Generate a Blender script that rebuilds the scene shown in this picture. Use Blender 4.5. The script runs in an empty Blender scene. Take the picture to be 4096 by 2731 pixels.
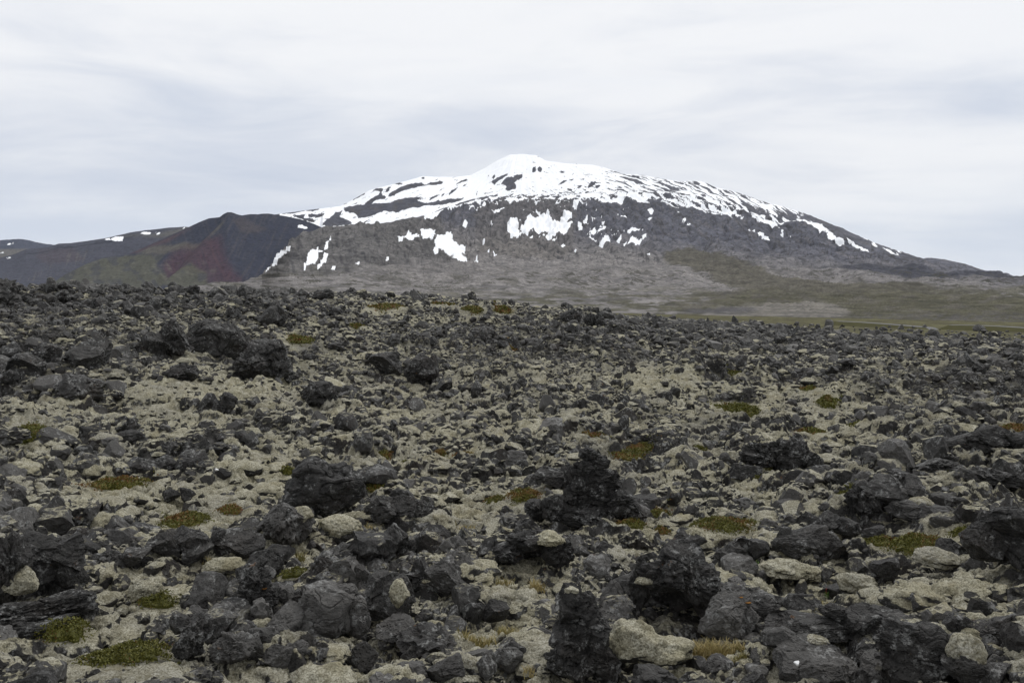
import bpy, math, random
import numpy as np
from mathutils import Vector

scene = bpy.context.scene
COL = scene.collection
RNG = np.random.RandomState(7)
R = math.radians

# ------------------------------------------------------------------ camera
H = 3.0                       # eye height over the near ground
FPX, CX, CY = 3250.0, 2048.0, 1365.5
PITCH = math.atan(215.5 / FPX)
cam_d = bpy.data.cameras.new("camera")
cam_d.sensor_width = 36.0
cam_d.lens = 36.0 * FPX / 4096.0
cam_d.clip_start = 0.1
cam_d.clip_end = 40000.0
cam = bpy.data.objects.new("camera", cam_d)
COL.objects.link(cam)
cam.location = (0, 0, H)
cam.rotation_euler = (math.pi / 2 - PITCH, 0, 0)
scene.camera = cam

# ------------------------------------------------------------------ exposure
scene.view_settings.view_transform = 'Standard'
scene.view_settings.look = 'None'
scene.view_settings.gamma = 1.0
scene.view_settings.exposure = 0.0

# ------------------------------------------------------------------ node helper
class NT:
    def __init__(s, tree):
        s.t = tree
    def n(s, typ, props=None, **ins):
        nd = s.t.nodes.new(typ)
        for k, v in (props or {}).items():
            setattr(nd, k, v)
        for k, v in ins.items():
            key = k.replace('_', ' ')
            if key.startswith('i') and key[1:].isdigit():
                sock = nd.inputs[int(key[1:])]
            else:
                sock = nd.inputs[key]
            s.put(sock, v)
        return nd
    def put(s, sock, v):
        if isinstance(v, bpy.types.NodeSocket):
            s.t.links.new(v, sock)
        elif isinstance(v, (tuple, list)) and len(v) == 3 and sock.type == 'RGBA':
            sock.default_value = (*v, 1)
        else:
            sock.default_value = v
    def math(s, op, a, b=0.0, c=0.0, clamp=False):
        nd = s.t.nodes.new('ShaderNodeMath')
        nd.operation = op
        nd.use_clamp = clamp
        s.put(nd.inputs[0], a); s.put(nd.inputs[1], b)
        if op in ('MULTIPLY_ADD', 'SMOOTH_MIN', 'SMOOTH_MAX'):
            s.put(nd.inputs[2], c)
        return nd.outputs[0]
    def rng(s, v, a, b, c=0.0, d=1.0, smooth=True):
        nd = s.t.nodes.new('ShaderNodeMapRange')
        nd.interpolation_type = 'SMOOTHSTEP' if smooth else 'LINEAR'
        s.put(nd.inputs[0], v)
        for i, q in enumerate((a, b, c, d)):
            s.put(nd.inputs[i + 1], q)
        return nd.outputs[0]
    def noise(s, vec, scale, detail=4.0, rough=0.55, dist=0.0, dim='3D'):
        nd = s.t.nodes.new('ShaderNodeTexNoise')
        nd.noise_dimensions = dim
        s.put(nd.inputs['Vector'], vec)
        nd.inputs['Scale'].default_value = scale
        nd.inputs['Detail'].default_value = detail
        nd.inputs['Roughness'].default_value = rough
        nd.inputs['Distortion'].default_value = dist
        return nd.outputs['Fac']
    def voro(s, vec, scale, feat='F1', out='Distance'):
        nd = s.t.nodes.new('ShaderNodeTexVoronoi')
        nd.feature = feat
        s.put(nd.inputs['Vector'], vec)
        nd.inputs['Scale'].default_value = scale
        return nd.outputs[out]
    def mix(s, f, a, b, typ='MIX'):
        nd = s.t.nodes.new('ShaderNodeMix')
        nd.data_type = 'RGBA'
        nd.blend_type = typ
        s.put(nd.inputs[0], f); s.put(nd.inputs[6], a); s.put(nd.inputs[7], b)
        return nd.outputs[2]
    def mapping(s, vec, scale=(1, 1, 1), rot=(0, 0, 0), loc=(0, 0, 0)):
        nd = s.t.nodes.new('ShaderNodeMapping')
        s.put(nd.inputs['Vector'], vec)
        nd.inputs['Scale'].default_value = scale
        nd.inputs['Rotation'].default_value = rot
        nd.inputs['Location'].default_value = loc
        return nd.outputs[0]

# ------------------------------------------------------------------ world: overcast sky
SUN_EL, SUN_AZ = R(56), R(38)       # azimuth measured from +Y clockwise: ahead and to the right
world = bpy.data.worlds.new("World")
scene.world = world
world.use_nodes = True
wt = world.node_tree
wt.nodes.clear()
W = NT(wt)
sky = wt.nodes.new('ShaderNodeTexSky')
sky.sky_type = 'NISHITA'
sky.sun_disc = False
sky.sun_elevation = SUN_EL
sky.sun_rotation = SUN_AZ
sky.air_density = 1.0
sky.dust_density = 1.5
skycol = W.mix(1.0, sky.outputs[0], (0.105, 0.105, 0.105), 'MULTIPLY')
tc = wt.nodes.new('ShaderNodeTexCoord')
dirv = tc.outputs['Generated']
sep = W.n('ShaderNodeSeparateXYZ', Vector=dirv)
zz = W.math('ADD', W.math('MAXIMUM', sep.outputs[2], 0.0), 0.11)
pu = W.math('DIVIDE', sep.outputs[0], zz)
pv = W.math('DIVIDE', sep.outputs[1], zz)
cp = W.n('ShaderNodeCombineXYZ', X=pu, Y=pv, Z=0.0).outputs[0]
c1 = W.noise(W.mapping(cp, (0.22, 0.42, 1), (0, 0, R(-24)), (3.7, 1.2, 0)), 1.0, 4, 0.45, 0.6)
c2 = W.noise(W.mapping(cp, (0.45, 1.05, 1), (0, 0, R(-30)), (8.3, 4.4, 2)), 1.4, 6, 0.52, 0.5)
c3 = W.noise(W.mapping(dirv, (2.0, 2.0, 9.0), (0, R(7), 0), (1.3, 0.4, 2)), 2.0, 7, 0.56, 0.6)
cl = W.math('ADD', W.math('ADD', W.math('MULTIPLY', c1, 0.42), W.math('MULTIPLY', c2, 0.20)), W.math('MULTIPLY', c3, 0.38))
# the cloud deck is thickest low on the left, brightest high in the middle
low = W.rng(sep.outputs[2], 0.04, 0.36)
left = W.rng(sep.outputs[0], 0.10, -0.50)
side = W.rng(sep.outputs[0], 0.25, 0.62)
bias = W.math('ADD', W.math('MULTIPLY', low, 0.20), W.math('MULTIPLY', left, -0.05))
shade = W.rng(W.math('ADD', cl, bias), 0.36, 0.66)
ccol = W.mix(shade, (0.600, 0.660, 0.775), (0.918, 0.932, 0.960))
thin = W.math('MULTIPLY', W.rng(c2, 0.50, 0.78), 0.3)
thin = W.math('ADD', thin, W.math('MULTIPLY', side, 0.12))
hz = W.rng(sep.outputs[2], 0.14, 0.0)
ccol = W.mix(W.math('MULTIPLY', hz, 0.55), ccol, (0.77, 0.83, 0.92))
cfinal = W.mix(W.math('MULTIPLY', thin, 0.5), ccol, W.mix(0.55, skycol, (0.80, 0.86, 0.95)))
bg = W.n('ShaderNodeBackground', Color=cfinal, Strength=1.0)
wo = wt.nodes.new('ShaderNodeOutputWorld')
wt.links.new(bg.outputs[0], wo.inputs[0])

sun_d = bpy.data.lights.new("sun", 'SUN')
sun_d.energy = 1.4
sun_d.angle = R(16)
sun_d.color = (1.0, 0.975, 0.94)
sun = bpy.data.objects.new("sun", sun_d)
COL.objects.link(sun)
_d = Vector((math.sin(SUN_AZ) * math.cos(SUN_EL), math.cos(SUN_AZ) * math.cos(SUN_EL), math.sin(SUN_EL)))
sun.rotation_euler = _d.to_track_quat('Z', 'Y').to_euler()

# ------------------------------------------------------------------ numpy noise
def _hash(ix, iy, iz, seed):
    h = (ix.astype(np.int64) * 374761393 + iy.astype(np.int64) * 668265263 + np.asarray(iz, dtype=np.int64) * 2147483647 + seed * 1274126177) & 0xFFFFFFFF
    h = ((h ^ (h >> 13)) * 1274126177) & 0xFFFFFFFF
    h = ((h ^ (h >> 15)) * 2246822519) & 0xFFFFFFFF
    return (h ^ (h >> 16)) & 0xFFFFFFFF

def rnd(ix, iy, seed):
    return _hash(ix, iy, 0, seed) / 4294967296.0

def perlin(x, y, seed=0):
    x0 = np.floor(x); y0 = np.floor(y)
    fx = x - x0; fy = y - y0
    ix = x0.astype(np.int64); iy = y0.astype(np.int64)
    u = fx * fx * fx * (fx * (fx * 6 - 15) + 10); v = fy * fy * fy * (fy * (fy * 6 - 15) + 10)
    def g(dx, dy):
        a = rnd(ix + dx, iy + dy, seed) * (2 * math.pi)
        return np.cos(a) * (fx - dx) + np.sin(a) * (fy - dy)
    a = g(0, 0); b = g(1, 0); c = g(0, 1); d = g(1, 1)
    return (a + u * (b - a) + v * ((c + u * (d - c)) - (a + u * (b - a)))) * 1.5

def fbm(x, y, oct=4, seed=0, gain=0.5):
    s = 0; amp = 1.0; tot = 0
    for o in range(oct):
        s = s + amp * perlin(x, y, seed + o * 17)
        tot += amp; amp *= gain; x = x * 2.03 + 5.1; y = y * 2.03 - 3.7
    return s / tot

def ridged(x, y, oct=4, seed=0, gain=0.55):
    s = 0; amp = 1.0; tot = 0
    for o in range(oct):
        s = s + amp * (1 - 2 * np.abs(perlin(x, y, seed + o * 31)))
        tot += amp; amp *= gain; x = x * 2.1 + 1.3; y = y * 2.1 + 7.7
    return s / tot

def perlin3(p, seed=0):
    p0 = np.floor(p); f = p - p0; i = p0.astype(np.int64)
    u = f * f * f * (f * (f * 6 - 15) + 10)
    def g(dx, dy, dz):
        h = _hash(i[:, 0] + dx, i[:, 1] + dy, i[:, 2] + dz, seed)
        a = (h & 0xFFFF) / 65536.0 * 2 * math.pi; z = ((h >> 16) & 0xFFFF) / 32768.0 - 1
        q = np.sqrt(np.maximum(0, 1 - z * z))
        return q * np.cos(a) * (f[:, 0] - dx) + q * np.sin(a) * (f[:, 1] - dy) + z * (f[:, 2] - dz)
    L = lambda a, b, t: a + t * (b - a)
    x0 = L(g(0, 0, 0), g(1, 0, 0), u[:, 0]); x1 = L(g(0, 1, 0), g(1, 1, 0), u[:, 0])
    x2 = L(g(0, 0, 1), g(1, 0, 1), u[:, 0]); x3 = L(g(0, 1, 1), g(1, 1, 1), u[:, 0])
    return L(L(x0, x1, u[:, 1]), L(x2, x3, u[:, 1]), u[:, 2]) * 1.5

def worley(x, y, seed=0):
    x0 = np.floor(x).astype(np.int64); y0 = np.floor(y).astype(np.int64)
    f1 = np.full(x.shape, 9.0); f2 = np.full(x.shape, 9.0); cid = np.zeros(x.shape)
    for dx in (-1, 0, 1):
        for dy in (-1, 0, 1):
            ax = x0 + dx; ay = y0 + dy
            px = ax + rnd(ax, ay, seed); py = ay + rnd(ax, ay, seed + 91)
            d = np.sqrt((px - x) ** 2 + (py - y) ** 2)
            nc = d < f1
            f2 = np.where(nc, f1, np.minimum(f2, d))
            cid = np.where(nc, rnd(ax, ay, seed + 333), cid)
            f1 = np.where(nc, d, f1)
    return f1, f2, cid

def sstep(a, b, x):
    t = np.clip((x - a) / (b - a), 0, 1)
    return t * t * (3 - 2 * t)

# ------------------------------------------------------------------ mesh helper
def make_mesh(name, verts, faces, mat, attrs=None, smooth=True, cols=None):
    """faces: int array (n,3) or (n,4)"""
    me = bpy.data.meshes.new(name)
    verts = np.asarray(verts, dtype=np.float32); faces = np.asarray(faces, dtype=np.int32)
    k = faces.shape[1]
    me.vertices.add(len(verts)); me.vertices.foreach_set('co', verts.ravel())
    me.loops.add(faces.size); me.loops.foreach_set('vertex_index', faces.ravel())
    me.polygons.add(len(faces))
    me.polygons.foreach_set('loop_start', np.arange(0, faces.size, k, dtype=np.int32))
    me.polygons.foreach_set('use_smooth', np.full(len(faces), smooth, dtype=bool))
    me.update(calc_edges=True)
    for an, av in (attrs or {}).items():
        a = me.attributes.new(an, 'FLOAT', 'POINT'); a.data.foreach_set('value', np.asarray(av, dtype=np.float32).ravel())
    for an, av in (cols or {}).items():
        a = me.attributes.new(an, 'FLOAT_COLOR', 'POINT')
        c = np.ones((len(verts), 4), dtype=np.float32); c[:, :3] = av
        a.data.foreach_set('color', c.ravel())
    if mat:
        me.materials.append(mat)
    return me

def link(name, me, parent=None):
    o = bpy.data.objects.new(name, me); COL.objects.link(o)
    if parent is not None:
        o.parent = parent
    return o

def tag(o, label=None, cat=None, group=None, kind=None):
    if label: o['label'] = label
    if cat: o['category'] = cat
    if group: o['group'] = group
    if kind: o['kind'] = kind
    return o

def grid_faces(nr, nc):
    i = np.arange(nr - 1)[:, None] * nc + np.arange(nc - 1)[None, :]
    i = i.ravel()
    return np.stack([i, i + 1, i + 1 + nc, i + nc], 1)

# ------------------------------------------------------------------ screen geometry of the survey points
cp_, sp_ = math.cos(PITCH), math.sin(PITCH)
def ray(x, y):
    x = np.asarray(x, dtype=float); y = np.asarray(y, dtype=float)
    a = x - CX; b = CY - y
    vx = a + 0 * b; vy = cp_ * FPX + sp_ * b + 0 * a; vz = -sp_ * FPX + cp_ * b + 0 * a
    return vx, vy, vz
def at_dist(x, y, d):
    vx, vy, vz = ray(x, y)
    h = np.sqrt(vx * vx + vy * vy)
    return vx / h * d, vy / h * d, H + vz / h * d
def project(X, Y, Z):
    Z = Z - H
    fwd = cp_ * Y - sp_ * Z; up = sp_ * Y + cp_ * Z
    return CX + FPX * X / fwd, CY - FPX * up / fwd

SK = lambda p: R(0) + p * 1.7415     # helper for coordinates measured on the 2352 px overview

# ------------------------------------------------------------------ near terrain height field
G_D = [3, 6.5, 9, 13, 20, 30, 45, 70, 100, 150, 250, 420]
G_T = {
 -700: [None, 2700, 2320, 2000, 1700, 1480, 1320, 1212, 1182, 1195, 1205, 1212],
 0: [None, 2700, 2320, 2010, 1700, 1485, 1315, 1207, 1176, 1185, 1200, 1206],
 600: [None, 2700, 2330, 2015, 1710, 1505, 1335, 1226, 1188, 1196, 1208, 1214],
 1200: [None, 2700, 2330, 2020, 1730, 1525, 1362, 1252, 1202, 1206, 1220, 1228],
 1800:    [None, 2700, 2330, 2030, 1750, 1550, 1390, 1270, 1212, 1204, 1225, 1240],
 2400: [None, 2700, 2330, 2040, 1780, 1590, 1440, 1335, 1285, 1285, 1285, 1272],
 2700: [None, 2700, 2330, 2045, 1795, 1622, 1500, 1425, 1385, 1345, 1305, 1282],
 3000: [None, 2700, 2330, 2045, 1800, 1640, 1535, 1460, 1415, 1370, 1325, 1290],
 3600: [None, 2700, 2330, 2040, 1790, 1625, 1520, 1455, 1418, 1388, 1348, 1306],
 4096: [None, 2700, 2330, 2030, 1770, 1595, 1500, 1448, 1422, 1402, 1362, 1320],
 4800: [None, 2700, 2330, 2025, 1755, 1580, 1490, 1445, 1422, 1405, 1366, 1325],
}
_az = []; _zt = []
for _x, _ys in sorted(G_T.items()):
    _az.append(math.atan((_x - CX) / FPX))
    zs = []
    for dd, yy in zip(G_D, _ys):
        if yy is None:
            zs.append(None); continue
        # column keeps its azimuth: solve the height whose projection has this y
        a = _az[-1]
        lo, hi = -60.0, 60.0
        for _ in range(50):
            m = (lo + hi) / 2
            py = project(math.sin(a) * dd, math.cos(a) * dd, m)[1]
            if py > yy: lo = m
            else: hi = m
        zs.append((lo + hi) / 2)
    zs[0] = zs[1] + 0.1
    _zt.append(zs)
_az = np.array(_az); _zt = np.array(_zt); _ld = np.log(np.array(G_D, dtype=float))
NA, ND = 160, 260
GA0, GA1 = -0.95, 0.95
GL0, GL1 = math.log(1.5), math.log(700)
ga = np.linspace(GA0, GA1, NA); gl = np.linspace(GL0, GL1, ND)
tmp = np.stack([np.interp(gl, _ld, _zt[i]) for i in range(len(_az))])       # columns x dist
GZ = np.stack([np.interp(ga, _az, tmp[:, j]) for j in range(ND)], 1)       # NA x ND
for _ in range(14):
    P = np.pad(GZ, 1, mode='edge')
    GZ = (P[1:-1, :-2] + P[1:-1, 2:] + 2 * P[1:-1, 1:-1] + P[:-2, 1:-1] + P[2:, 1:-1]) / 6

def base_z(X, Y):
    a = np.arctan2(X, Y); l = np.log(np.maximum(np.hypot(X, Y), 1.6))
    fa = np.clip((a - GA0) / (GA1 - GA0) * (NA - 1), 0, NA - 1.001); fl = np.clip((l - GL0) / (GL1 - GL0) * (ND - 1), 0, ND - 1.001)
    i = fa.astype(int); j = fl.astype(int); u = fa - i; v = fl - j
    return (GZ[i, j] * (1 - u) + GZ[i + 1, j] * u) * (1 - v) + (GZ[i, j + 1] * (1 - u) + GZ[i + 1, j + 1] * u) * v


RIDGES = [  # heaped walls of rubble: (overview polyline, height, half width in px, nearest and farthest distance)
 ([(1570, 905), (1660, 893), (1760, 906), (1900, 918), (2000, 912), (2100, 900), (2230, 885), (2500, 870)], 0.95, 11, 24, 70),
 ([(1180, 690), (1300, 722), (1400, 757), (1480, 800)], 0.7, 10, 50, 130),
]
def ridge_h(px, py, D):
    h = 0
    for pl, hh, w, d0, d1 in RIDGES:
        yy = np.interp(px, [p[0] for p in pl], [p[1] for p in pl])
        e = sstep(pl[0][0] - 60, pl[0][0] + 20, px) * sstep(pl[-1][0] + 60, pl[-1][0] - 20, px)
        h = h + hh * e * np.exp(-((py - yy) / w) ** 2) * sstep(d0 - 4, d0, D) * sstep(d1 + 10, d1, D)
    return h


def big_relief(X, Y, D, px, py):
    h = 0.50 * fbm(X / 4.5, Y / 4.5, 3, 21) * sstep(5, 14, D) + 0.12 * fbm(X / 1.6, Y / 1.6, 2, 22) + 1.5 * fbm(X / 14.0, Y / 11.0, 2, 27) * sstep(14, 34, D)
    return h + ridge_h(px / 1.7415, py / 1.7415, D) * (0.7 + 0.5 * perlin(X / 2, Y / 2, 55))
def hit(x, y):
    """ground point seen at photo pixel (x, y)"""
    d = np.exp(np.linspace(math.log(4), math.log(420), 900))
    X, Y, Z = at_dist(np.full(d.shape, x), np.full(d.shape, y), d)
    b = base_z(X, Y); px, py = project(X, Y, b)
    below = Z < b + big_relief(X, Y, d, px, py) - 0.36 + 0.27 + 0.08 * sstep(8, 20, d)
    k = int(np.argmax(below)) if below.any() else len(d) - 1
    return float(X[k]), float(Y[k]), float(d[k])

# where low plants grow: the ground below them is smoother and free of stones
HEATH = [
 (290, 1492, 100, 42, 0.05, 'largest bright green crowberry mat at the lower left', .14),
 (150, 1462, 55, 24, 0.05, 'green crowberry climbing the dark rock above the largest mat', .26),
 (360, 1389, 48, 8, 0.15, 'thin green strip of crowberry on pale moss, lower left'),
 (428, 1188, 55, 22, 0.35, 'olive and rust crowberry mat below the black square twin rocks'),
 (272, 1114, 62, 12, 0.6, 'rusty brown heath strip beside dark rocks at the left'),
 (345, 1124, 22, 8, 0.45, 'small rusty heath clump right of the rusty strip'),
 (70, 1006, 42, 14, 0.1, 'green crowberry patch near the left edge on a moss slope'),
 (530, 1172, 28, 14, 0.75, 'brown heath tuft hugging the rock left of the big boulder'),
 (676, 1322, 34, 10, 0.15, 'small green crowberry strip above the cracked grey boulder'),
 (1204, 1144, 46, 18, 0.62, 'crowberry mat with a red crown left of the tall spire'),
 (1135, 1152, 24, 6, 0.3, 'thin green and red sprigs left of the red-crowned mat'),
 (1660, 1204, 74, 24, 0.35, 'broad green mat with reddish fringe right of the tall spire'),
 (1514, 1180, 30, 14, 0.15, 'green mat between the tall spire and the moss-maned block'),
 (1450, 1206, 40, 18, 0.5, 'green and red mat at the foot of the tall spire'),
 (1520, 1222, 22, 6, 0.95, 'tiny red heath patch below the spire foot'),
 (1580, 1246, 14, 8, 0.1, 'tiny green clump below the moss-maned block'),
 (2100, 1256, 62, 32, 0.2, 'green mat between dark rocks at the right'),
 (2020, 1238, 42, 14, 0.6, 'red-tinged mat adjoining the green one at the right'),
 (2222, 1222, 42, 12, 0.3, 'mixed green mat beside the massive right-edge boulder'),
 (2254, 1126, 26, 8, 0.1, 'small green mat above the massive right-edge boulder'),
 (1735, 1190, 20, 8, 0.2, 'small green clump right of the broad mat'),
 (690, 785, 30, 6, 0.3, 'green strip high on the slope right of the brownish boulder'),
 (890, 700, 44, 14, 0.5, 'rusty heath mound on the skyline, leftmost of the mounds'),
 (1020, 694, 34, 9, 0.5, 'rusty heath mound on the skyline in the centre'),
 (1085, 714, 30, 10, 0.35, 'olive heath mound just below the skyline'),
 (1156, 716, 26, 6, 0.5, 'thin brown heath patch right of the olive mound'),
 (1130, 686, 22, 4, 0.4, 'narrow heath strip on the skyline, rightmost of the mounds'),
 (1700, 946, 62, 12, 0.1, 'olive grassy heath mound in the hollow'),
 (1865, 886, 26, 6, 0.4, 'olive heath patch on the far side of the hollow'),
 (1862, 984, 34, 10, 0.5, 'rusty olive mat below the long dark rubble ridge'),
 (1688, 860, 22, 5, 0.2, 'small olive patch far out beyond the hollow'),
 (1900, 934, 26, 6, 0.2, 'green heath strip above the dark rubble ridge'),
 (1985, 972, 32, 6, 0.2, 'green heath strip under the dark rubble ridge'),
 (942, 1068, 20, 5, 0.05, 'narrow green strip above the long craggy ridge'),
 (1066, 1044, 26, 8, 0.85, 'rust-red heath streak in the middle of the moss slope'),
 (884, 1040, 20, 10, 0.5, 'olive-rust clump left of the rust-red streak'),
 (1445, 1056, 44, 8, 0.55, 'brownish-olive mat behind the tall spire'),
 (1475, 1034, 40, 8, 0.5, 'higher brownish-olive mat behind the tall spire'),
 (1370, 1012, 40, 6, 0.5, 'brown heath strip above the tall spire'),
 (2328, 980, 26, 10, 0.75, 'rusty heath patch near the right edge'),
 (1600, 1026, 24, 6, 0.05, 'small green patch between the spire and the black mound'),
 (1745, 1104, 24, 5, 0.3, 'green strip at the foot of the dark slanted rock'),
 (1940, 1146, 18, 6, 0.2, 'green tuft beside the lichen-spotted upright rock'),
 (662, 1082, 14, 5, 0.2, 'tiny green tuft left of the big rounded boulder'),
 (862, 1126, 22, 6, 0.5, 'rust-tinged strip right of the big rounded boulder'),
 (1230, 872, 20, 4, 0.4, 'faint olive strip in the middle of the far slope'), (2150, 842, 24, 4, 0.3, 'far olive strip on the right slope'), (2060, 858, 18, 4, 0.5, 'far rusty strip left of the right olive strip'),
 (1640, 858, 16, 4, 0.2, 'far small olive spot left of the one beyond the hollow'), (820, 748, 20, 4, 0.4, 'small heath strip between the skyline mounds and the slope'), (1762, 1076, 26, 6, 0.6, 'brown heath between the slanted rock and the black mound'),
 (1395, 1064, 22, 5, 0.6, 'small brown mat left of the brownish-olive mat'), (2180, 1100, 18, 5, 0.2, 'green tuft beside the mossy-sided boulder'), (600, 1086, 12, 4, 0.4, 'tiny olive tuft on open moss left of centre'), (180, 1014, 14, 4, 0.3, 'tiny olive tuft right of the left-edge crowberry patch'),
 (1010, 1040, 18, 5, 0.6, 'rust-olive sprig left of the rust-red streak'),
 (1170, 802, 18, 4, 0.7, 'tiny orange-brown heath streak far up the slope'),
]
TUFTS = [
 (1636, 1503, 58, 26, 520, .55, 'largest yellow grass tuft right of the tall pinnacle'), (1694, 1500, 30, 22, 220, .5, 'second yellow tuft adjoining the largest one'),
 (1602, 1500, 20, 28, 90, .6, 'slim straw-coloured tuft left of the largest one'),
 (1095, 1478, 60, 16, 260, .4, 'thin straw grass spread in the hollow left of the pinnacle'), (1165, 1455, 40, 16, 160, .35, 'greenish grass on the right of the grassy hollow'),
 (1232, 1350, 24, 18, 110, .6, 'straw tuft below the hollow lava lump'), (1160, 1338, 26, 12, 80, .4, 'greenish grass on moss above the grassy hollow'),
 (692, 1282, 14, 16, 60, .2, 'green grass sprig on moss left of the sharp dark fin'), (770, 1208, 22, 10, 60, .6, 'dry blades under the draped boulder'),
 (1285, 1500, 20, 18, 70, .7, 'brown wiry tuft at the left foot of the pinnacle'), (615, 1492, 14, 14, 40, .8, 'few dry stalks between the lower left boulders'),
 (2190, 1325, 26, 10, 90, .5, 'dry grass fringe near the right-edge boulder'), (855, 1210, 26, 9, 70, .65, 'dry grass at the foot of the long craggy ridge'),
 (1070, 1212, 30, 10, 80, .5, 'pale grass on moss below the red-crowned mat'), (476, 1280, 12, 8, 30, .5, 'small dry tuft beside the fissured boulder'),
 (1905, 1455, 30, 12, 90, .35, 'green-yellow grass beneath the broad flat slab'), (1890, 1400, 24, 14, 90, .3, 'green-yellow grass beside the upright wedge'),
 (1215, 1562, 20, 12, 50, .6, 'dry stalks on the bottom edge'), (1130, 1405, 22, 10, 50, .5, 'dry blades above the three small dark blocks'), (1700, 1556, 20, 14, 160, .15, 'greenish grass and moss tuft on the bottom edge right of the pinnacle'),
 (325, 1452, 10, 8, 16, .5, 'few thin blades at the rim of the largest crowberry mat'), (560, 1295, 12, 8, 24, .6, 'tiny dry tuft below the fissured boulder'),
]

def heath_site(fx, fy, rxp, ryp):
    s = 1.7415
    X, Y, d = hit(fx * s, (fy + ryp * 0.9) * s)
    u = d / FPX
    hw = rxp * s * u * 1.15
    fore = max((H - base_z(np.array([X]), np.array([Y]))[0]) / d, 0.05)
    hd = max(min(ryp * s * u / fore, hw * 2.0), hw * 0.62)
    dv = np.array([X, Y]) / d
    return np.array([X, Y]) + dv * hd, hw, hd, dv, d
SITES = [heath_site(*h[:4]) for h in HEATH] + [heath_site(t[0], t[1] - t[2] * .2, t[2] * .8, t[2] * .3) for t in TUFTS]
SCR = [(h[0], h[1], h[2], h[3]) for h in HEATH] + [(t[0], t[1] - t[3] * .4, t[2] * .8, t[3] * .6) for t in TUFTS]
def blocks_plant(X, Y, z, s, d):
    """true where a stone would stand in front of a plant"""
    tx, ty0 = project(X, Y, z + 0.75 * s); ty1 = project(X, Y, z)[1]
    tx = tx / 1.7415; ty0 = ty0 / 1.7415; ty1 = ty1 / 1.7415; w = 0.5 * s / d * FPX / 1.7415
    m = np.zeros(X.shape, bool)
    for (fx, fy, a, b), (c, hw, hd, dv, dd) in zip(SCR, SITES):
        m |= (np.abs(tx - fx) < a + 0.7 * w) & (ty0 < fy + b) & (ty1 > fy - b) & (d < dd + hd * 2.2)
    return m
def plant_mask(X, Y):
    m = np.zeros(np.shape(X))
    for (c, hw, hd, dv, d) in SITES:
        dx = X - c[0]; dy = Y - c[1]
        near = (np.abs(dx) < 2.5 * (hw + hd)) & (np.abs(dy) < 2.5 * (hw + hd))
        if not near.any(): continue
        lx = dx[near] * dv[1] - dy[near] * dv[0]; ly = dx[near] * dv[0] + dy[near] * dv[1]
        m[near] = np.maximum(m[near], sstep(1.30, 0.92, np.sqrt((lx / hw) ** 2 + (ly / hd) ** 2)))
    return m
# openness: 1 = broad moss cushions, 0 = heaped rubble.  Blobs measured on the overview, (x, y, rx, ry, strength)
OPEN_BLOBS = [(280, 1370, 170, 70, 1), (90, 1540, 120, 30, .8), (600, 1080, 90, 60, .9), (470, 900, 130, 40, .6), (250, 1120, 160, 50, .6),
              (250, 960, 200, 60, .5), (1120, 1150, 90, 40, .8), (1150, 1380, 90, 60, .6), (1480, 1480, 90, 40, .8), (700, 1270, 60, 20, .9), (1230, 1000, 130, 30, .35),
              (1650, 1460, 60, 40, .7), (2150, 1350, 130, 40, .9), (1700, 1270, 60, 20, .7), (1900, 1010, 120, 30, .5), (1560, 1060, 60, 40, .6),
              (1000, 960, 200, 60, .3), (1650, 960, 80, 20, .5), (1980, 940, 150, 20, .4), (500, 1120, 110, 40, .8), (1820, 1140, 150, 30, .4), (1330, 1340, 60, 30, .6)]
RUB_BLOBS = [(150, 720, 260, 60, 1), (450, 700, 260, 40, .8), (80, 850, 120, 60, .8), (180, 1200, 60, 30, .3), (650, 720, 100, 40, .5),
             (1250, 800, 330, 60, .5), (1650, 770, 400, 35, .8), (1800, 900, 170, 14, 1), (2150, 900, 200, 30, .6), (2000, 800, 350, 40, .5), (2240, 880, 120, 60, .5),
             (600, 1420, 200, 80, .8), (1600, 1380, 150, 90, .8), (2050, 1500, 240, 60, .9), (80, 1330, 110, 120, .8), (1330, 1150, 130, 50, .6),
             (2250, 1020, 100, 60, .6), (1400, 1450, 60, 80, .6), (1050, 1420, 90, 50, .3), (700, 850, 120, 50, .3)]
def openness(X, Y, Z):
    px, py = project(X, Y, Z)
    px = px / 1.7415; py = py / 1.7415
    o = 0.42 + 0.34 * fbm(X / 2.6, Y / 2.6, 3, 77) + 0.25 * perlin(X / 9.0, Y / 9.0, 5)
    for (bx, by, rx, ry, s) in OPEN_BLOBS:
        o = o + 0.55 * s * np.exp(-(((px - bx) / rx) ** 2 + ((py - by) / ry) ** 2))
    for (bx, by, rx, ry, s) in RUB_BLOBS:
        o = o - 0.42 * s * np.exp(-(((px - bx) / rx) ** 2 + ((py - by) / ry) ** 2))
    return np.clip(o, 0, 1)

def dome(x, y, s, seed, k=0.72):
    f1, f2, c = worley(x / s, y / s, seed)
    hh = np.maximum(0, 1 - (f1 / k) ** 2) ** 0.85
    edge = sstep(0, 0.22, f2 - f1)
    return hh * (0.35 + 0.65 * c) * (0.55 + 0.45 * edge)

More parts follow.
